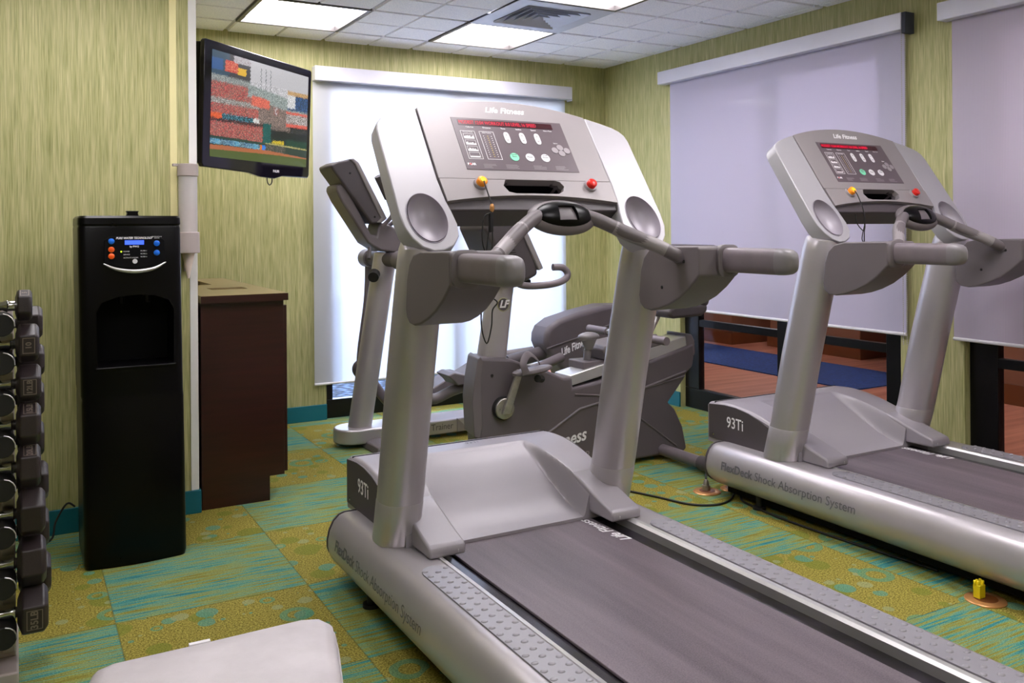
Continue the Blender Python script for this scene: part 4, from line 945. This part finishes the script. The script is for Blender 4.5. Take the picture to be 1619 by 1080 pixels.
# screen picture
sx0, sx1, sz0, sz1 = -hw + .055, hw - .034, -hh + .064, hh - .042
NU, NV = 300, 180
vs = []; fs = []; cols = []
for j in range(NV + 1):
    for i in range(NU + 1): vs.append(tuple(tp(sx0 + (sx1 - sx0) * i / NU, sz1 - (sz1 - sz0) * j / NV, .0145)))
rnd = random.Random(3)
def pic(u, v):
    n = rnd.random(); n2 = rnd.random()
    def mixc(*cs): return cs[int(n * len(cs)) % len(cs)]
    crowd = lambda: mixc((190, 60, 60), (215, 110, 100), (160, 50, 55), (120, 90, 80), (200, 140, 120), (90, 70, 65), (205, 80, 80), (150, 140, 130))
    wl_ = .885 + .02 * u
    if v > .93 - .035 * u + .12 * max(0, u - .5) ** 1.5 * .4: return (78 + 10 * n, 96 + 8 * n, 42)
    if v > .885 - .02 * u * (u < .55) + (.0 if u < .55 else -.012 + .06 * (u - .55)): return (186, 108, 66)
    if u < .53 and v > .80:
        if v < .825: return (40, 70, 60)
        if v > .875: return (40, 66, 56)
        k = int(u * 22); base = [(30, 110, 150), (60, 150, 190), (26, 70, 100), (40, 90, 130)][k % 4]
        if .475 < u < .495: return (240, 130, 40)
        if .495 < u < .53: return (40, 130, 230)
        return base if n > .35 else (160, 200, 210)
    if u < .50 and v > .615:
        if v < .645: return (30, 25, 30) if n > .25 else (150, 90, 85)
        return crowd()
    if u < .46 and .565 < v <= .615:
        if u < .10: return (236, 100, 50)
        if u > .4: return (215, 215, 210)
        return (20, 60, 70) if n > .3 else (90, 170, 190)
    if u >= .5 and v > .60:
        if u < .585 and v < .80: return (10, 92, 86)
        if .60 < u < .73 and .765 < v < .79: return (215, 190, 40)
        if abs(v - (.80 + .02 * (u - .5))) < .006: return (190, 180, 110)
        if v > .81: return (40, 62, 52) if (u > .75 or n > .3) else (140, 120, 110)
        if v > .74: return (22, 40, 38) if u < .75 else (18, 66, 44)
        if u < .8 and v < .655: return (150, 130, 120) if n > .4 else (70, 60, 60)
        if u > .78 and v > .62 and v < .66: return (34, 36, 34) if n > .2 else (90, 90, 86)
        return (16, 24, 24)
    if u < .36 and v < .205 + .02 * u:
        if u > .2 and v < .06: return (200, 198, 200) if n > .3 else (150, 120, 130)
        if .12 < u < .24 and .05 < v < .16: return (200, 50, 40) if n > .3 else (250, 160, 120)
        if .24 < u < .32 and .1 < v < .17: return (240, 190, 40)
        if u < .1 and .05 < v < .16: return (40, 90, 150)
        return (48, 78, 98) if u < .16 else (62, 60, 64)
    if u > .76 and .215 < v < .44:
        if v < .26: return (200, 160, 110)
        if u < .85 and v < .40: return (222, 222, 222)
        if v < .42: return (60, 100, 150) if n > .4 else (30, 40, 60)
    if .38 < u < .565 and .34 + .1 * (u - .38) < v < .44 + .06 * (u - .38): return (232, 112, 92)
    if u > .75 and .44 < v < .60:
        if v < .465 or v > .565: return (230, 100, 84)
        return (205, 195, 190) if n > .35 else (70, 60, 60)
    if .61 < u < .67 and .42 < v < .50:
        du, dv = (u - .642) / .018, (v - .46) / .026; rr_ = du * du + dv * dv
        return (240, 240, 240) if .5 < rr_ < 1.2 and du < .45 else (150, 105, 100)
    ls = .20 + .16 * max(0, u - .3)
    if u >= .36 and v < ls + .03:
        for fx_ in (.47, .52, .57):
            if abs(u - fx_) < .003 and v > .05: return (100, 105, 110)
        return (206, 204, 208)
    if v < ls + .16 and u > .34: return (128, 142, 140) if n > .45 else (176, 184, 180)
    if v < .27 and u <= .36: return (130, 138, 136) if n > .4 else (170, 172, 168)
    if u < .45: return crowd() if (v < .42 or v > .47) else mixc((150, 150, 146), (190, 190, 186), (120, 110, 100))
    return mixc((150, 130, 120), (110, 95, 90), (175, 150, 140), (90, 80, 78))
for j in range(NV):
    for i in range(NU):
        fs.append((j * (NU + 1) + i, (j + 1) * (NU + 1) + i, (j + 1) * (NU + 1) + i + 1, j * (NU + 1) + i + 1)); 
        u_, v_ = (i + .5) / NU, (j + .5) / NV; q_ = pic(u_ + .005 * (rnd.random() - .5) + .004 * math.sin(j * .9), v_ + .035 * (u_ - .5) * (v_ < .78) + (.022 if .2 < v_ < .8 else .006) * (rnd.random() - .5))
        g_ = .92 + (.26 if .2 < v_ < .8 else .03) * (rnd.random() * 2 - 1) + (.12 * math.sin(i * 1.3) * math.sin(j * .5) if .22 < v_ < .6 and u_ > .3 else 0)
        g_ *= .82 if (.25 < v_ < .8 and u_ < .5 and int(i / 2 + j * .6) % 17 == 0) else 1
        cols.append(lin(tuple(min(1, max(0, x_ * g_ / 255)) for x_ in q_)))
me = bpy.data.meshes.new('screen'); me.from_pydata(vs, [], fs); ca_ = me.color_attributes.new('picture', 'FLOAT_COLOR', 'CORNER')
buf = []
for c_ in cols: buf += (list(c_) + [1]) * 4
ca_.data.foreach_set('color', buf)
t = NT('tv_picture'); at = t.node('Attribute', attribute_name='picture'); t.set((0, 0, 0, 1), .25, emit=at.outputs['Color'], es=.34); me.materials.append(t.m)
so = bpy.data.objects.new('screen', me); COL.objects.link(so); put(so, TV)
text('PHILIPS', .018, 'keywhite', tp(.14, -hh + .024, .0145), dirx, upv, bez, bold=.0006, align='CENTER')
MB().tube(smooth_path([tp(.08, -hh - .0, .0), tp(.085, -hh - .035, .0), tp(.105, -hh - .05, .0), tp(.125, -hh - .035, .0), tp(.125, -hh, .0)], 5), .003, 8).build('cable_loop', 'cord', TV, ang=60)
arm = MB(); arm.tube([tp(0, 0, -.07), tp(0, 0, -.14)], .03, 12); arm.tube([tp(0, 0, -.12), Vector((XC + .03, 5.0, 1.80))], .02, 12); arm.box(XC, XC + .03, 4.9, 5.1, 1.65, 1.95)
arm.build('wall_mount', 'black', TV, bevel=.003)

# ================================================================== dumbbell rack
RK = thing('dumbbell_rack', 'pale grey vertical dumbbell rack at the left edge', 'dumbbell rack', (-.16, 2.86, 0))
ry = 2.80
def xy(u, dpt):  # picture column -> x at the rack's distance (layout aid only)
    return (u - 809.5) / F_PX * dpt
MB().box(-.36, .0, 2.68, 3.02, 0, .065).build('base_foot', 'rack', RK, bevel=.006)
for u0_ in (-.062, -.316): MB().box(u0_, u0_ + .056, 2.785, 2.80, .065, .985).build('upright', 'rack', RK, bevel=.003)
MB().box(-.26, -.062, 2.80, 2.815, .12, .2).build('cross_plate', 'rack', RK, bevel=.003)
tiers = [(1.026, .043, .038, '5'), (.924, .053, .054, '10'), (.816, .052, .058, '12'), (.706, .056, .057, '15'), (.591, .058, .056, '20'), (.467, .065, .066, '25'), (.334, .066, .067, '30'), (.202, .070, .071, '35')]
for z_, r_, x_, _s in tiers:
    for ux in (-.034, -.288):
        sd = MB().prism([(2.69, z_ - .055), (2.69, z_ - .07), (2.785, z_ - .125), (2.80, z_ - .125), (2.80, z_ - .0), (2.785, z_ - .02), (2.77, z_ - .05)], 'x', ux - .004, ux + .026).build('support_arm', 'rack', RK, bevel=.002)
        MB().tube([(ux, 2.685, z_ - .047), (ux, 2.775, z_ - .047)], .030, 22).build('saddle', 'rubber', sd, ang=50, bevel=.003)
        MB().tube([(ux + .030 * math.sin(q_), 2.684, z_ - .047 + .030 * math.cos(q_)) for q_ in (.1, .5, .9, 1.3, 1.7)], .0018, 6).build('saddle_rim', 'lip', sd, ang=60)
words = ['first', 'second', 'third', 'fourth', 'fifth', 'sixth', 'seventh', 'lowest']
def dumbbell(z_, r_, xr, yc, lb, label, group, a0=PI / 6):
    o = thing('dumbbell', label, 'dumbbell', (-.161, yc, z_), group)
    c_ = Vector(o.location); xin = -.003 if yc < 2.85 else .0
    hl = (xr - xin); e0 = (xr + xin) / 2 + .161
    for sg in (1, -1):
        m = MB(); e = sg * e0
        def hr(x__, k_): return [c_ + Vector((x__, r_ * k_ * math.cos(a0 + q * PI / 3), r_ * k_ * math.sin(a0 + q * PI / 3))) for q in range(6)]
        m.loft([hr(e - sg * hl * .5, .5), hr(e - sg * hl * .34, 1.0), hr(e + sg * hl * .36, 1.0), hr(e + sg * hl * .5, .78)])
        hd = m.build('head', 'iron', o, bevel=.004, ang=20)
        if sg > 0 and yc < 2.85 and lb not in ('25', '30'):
            fa = a0 + PI / 3 * (2.5 if lb in ('10', '12', '35') else 1.5)
            nrm_ = Vector((0, math.cos(fa), math.sin(fa))); tan_ = Vector((1, 0, 0)); up_ = nrm_.cross(tan_); up_ = up_ if up_.z > 0 else -up_
            ctr = c_ + Vector((e + sg * hl * .05, r_ * .868 * math.cos(fa), r_ * .868 * math.sin(fa)))
            text(lb + ('LB' if int(lb) > 10 else ''), r_ * .36, 'embossed', ctr, up_, -tan_, hd, bold=.0006, align='CENTER')
            mm = MB(); w_, h_ = hl * .26, r_ * .36
            q4 = lambda a_, b_: ctr + tan_ * a_ + up_ * b_ + nrm_ * .0008
            for q0 in ((-w_, w_, h_, h_ + .002), (-w_, w_, -h_ - .002, -h_), (-w_, -w_ + .002, -h_, h_), (w_ - .002, w_, -h_, h_)):
                mm.add([q4(q0[0], q0[2]), q4(q0[1], q0[2]), q4(q0[1], q0[3]), q4(q0[0], q0[3])], [(0, 1, 2, 3)])
            mm.build('number_frame', 'embossed', hd)
    L = 2 * e0
    m = MB().tube([c_ + Vector((L * t_, 0, 0)) for t_ in (-.46, -.40, -.39, -.36, -.2, 0, .2, .36, .39, .40, .46)], [.014, .014, .017, .012, .0135, .016, .0135, .012, .017, .014, .014], 18)
    m.build('handle', 'chrome', o, ang=60)
for k, (z_, r_, xr, lb) in enumerate(tiers):
    dumbbell(z_, r_, xr, 2.735, lb, 'black hex dumbbell in the front row, %s from top of the rack' % words[k] if k < 7 else 'largest black hex dumbbell in the front row, lowest on the rack', 'front dumbbells on the rack', PI / 6 + (-.12, .06, .12, -.05, -.1, .1, -.2, .12)[k])
for k, (z_, r_, xr, lb) in enumerate(tiers):
    if k == 0: continue
    dumbbell(z_ + .040, r_ * .92, xr + .012, 2.895, lb, ('black hex dumbbell in the back row behind the %s front one' % words[k]), 'rear dumbbells on the rack')
for k, (z_, r_, x_, _s) in enumerate(tiers):
    if k:
        for ux in (-.034, -.288): MB().box(ux - .02, ux + .02, 2.80, 2.93, z_ + .012, z_ + .024).build('rear_saddle', 'rubber', RK)

# ================================================================== bench in the foreground
N = thing('weight_bench', 'pale grey vinyl bench pad with rounded corners at bottom left foreground', 'bench', (.33, 1.45, 0))
pts = [(.075, 1.15), (.100, 1.70), (.112, 1.738), (.14, 1.752), (.3, 1.757), (.50, 1.759), (.532, 1.745), (.545, 1.71), (.53, 1.64), (.44, 1.30), (.40, 1.15)]
def off(P_, d_):
    cx__ = sum(p[0] for p in P_) / len(P_); cy__ = sum(p[1] for p in P_) / len(P_); out = []
    for p in P_:
        v_ = Vector((p[0] - cx__, p[1] - cy__)); out.append((p[0] - v_.normalized().x * d_, p[1] - v_.normalized().y * d_))
    return out
rg = [[(a_, b_, z_) for a_, b_ in off(pts, d_)] for z_, d_ in ((.388, .012), (.392, .002), (.425, 0), (.438, .003), (.447, .012), (.452, .03), (.455, .07))]
pad = MB().loft(rg).build('seat_pad', 'vinyl', N, ang=60)
MB().tube([(a_, b_, .424) for a_, b_ in off(pts, -.0008)] + [off(pts, -.0008)[0] + (.424,)], .0022, 6).build('piping', 'vinyl', pad, ang=60)
MB().box(.28, .318, 1.752, 1.762, .435, .446).build('tag', 'keywhite', pad)
MB().box(.18, .40, 1.2, 1.70, .37, .388).build('pad_board', 'matblack', N)
MB().box(.25, .32, 1.2, 1.66, .31, .37).box(.25, .32, 1.55, 1.62, .04, .31).box(.25, .32, 1.22, 1.28, .04, .31).box(.10, .47, 1.55, 1.62, 0, .04).box(.10, .47, 1.22, 1.28, 0, .04).build('frame', 'rack', N, bevel=.004)

# ================================================================== floor outlets and cords
def outlet(x_, y_, label, r_=.063):
    o = thing('floor_outlet', label, 'floor outlet', (x_, y_, 0), 'brass floor outlets')
    m = MB().tube([(x_, y_, 0), (x_, y_, .003), (x_, y_, .006)], [r_, r_, r_ - .004], 40); m.build('cover', 'brass', o, ang=40)
    MB().tube([(x_ + .002, y_, .0055), (x_ + .002, y_, .0066)], r_ * .58, 32).build('socket_plate', 'lobbybase', o)
    return o
outlet(2.778, 3.14, 'round brass floor outlet with grey plug between the treadmills')
p1 = MB().tube([(2.782, 3.15, .007), (2.782, 3.15, .03)], .018, 20).tube([(2.782, 3.15, .03), (2.782, 3.15, .045), (2.782, 3.15, .055)], [.014, .012, .007], 16).build('plug', 'steel', ang=40)
tag(recentre(p1), 'grey metal plug standing on the brass outlet between treadmills', 'plug')
outlet(2.752, 1.775, 'round brass floor outlet holding a yellow plug beside right treadmill')
outlet(2.91, 3.115, 'round brass floor outlet half hidden at nose of right treadmill', .055)
yx, yy0 = 2.742, 1.79
yp_ = MB()
yp_.prism([(yx + a_, yy0 + b_) for a_, b_ in ((-.015, -.012), (.015, -.012), (.015, .012), (-.015, .012))], 'z', .007, .05)
for a_, b_ in ((-.008, -.004), (.008, -.006), (0, .008), (.012, .006), (-.012, .006)): yp_.tube([(yx + a_, yy0 + b_, .045), (yx + a_ * 1.2, yy0 + b_, .063)], .005, 8)
tag(recentre(yp_.build('plug', 'yellow', bevel=.003)), 'bright yellow plug standing in the brass floor outlet', 'plug')
tag(recentre(cable([(2.30, 3.55, .006), (2.45, 3.343, .006), (2.522, 3.178, .006), (2.575, 3.03, .006), (2.66, 2.965, .006), (2.76, 2.975, .006), (2.87, 3.06, .006), (2.94, 3.15, .01), (2.93, 3.23, .05), (2.87, 3.24, .075), (2.80, 3.17, .07), (2.783, 3.15, .05)], .0048, 'power_cord')), 'black power cord looping from grey plug towards the bike', 'cord')
tag(recentre(cable([(2.93, 3.0, .02), (2.86, 3.0, .03), (2.82, 2.96, .006), (2.798, 2.889, .006), (2.78, 2.704, .006), (2.785, 2.505, .006), (2.80, 2.3, .006), (2.83, 2.0, .006)], .0048, 'power_cord')), 'black power cord lying under the edge of the right treadmill', 'cord')
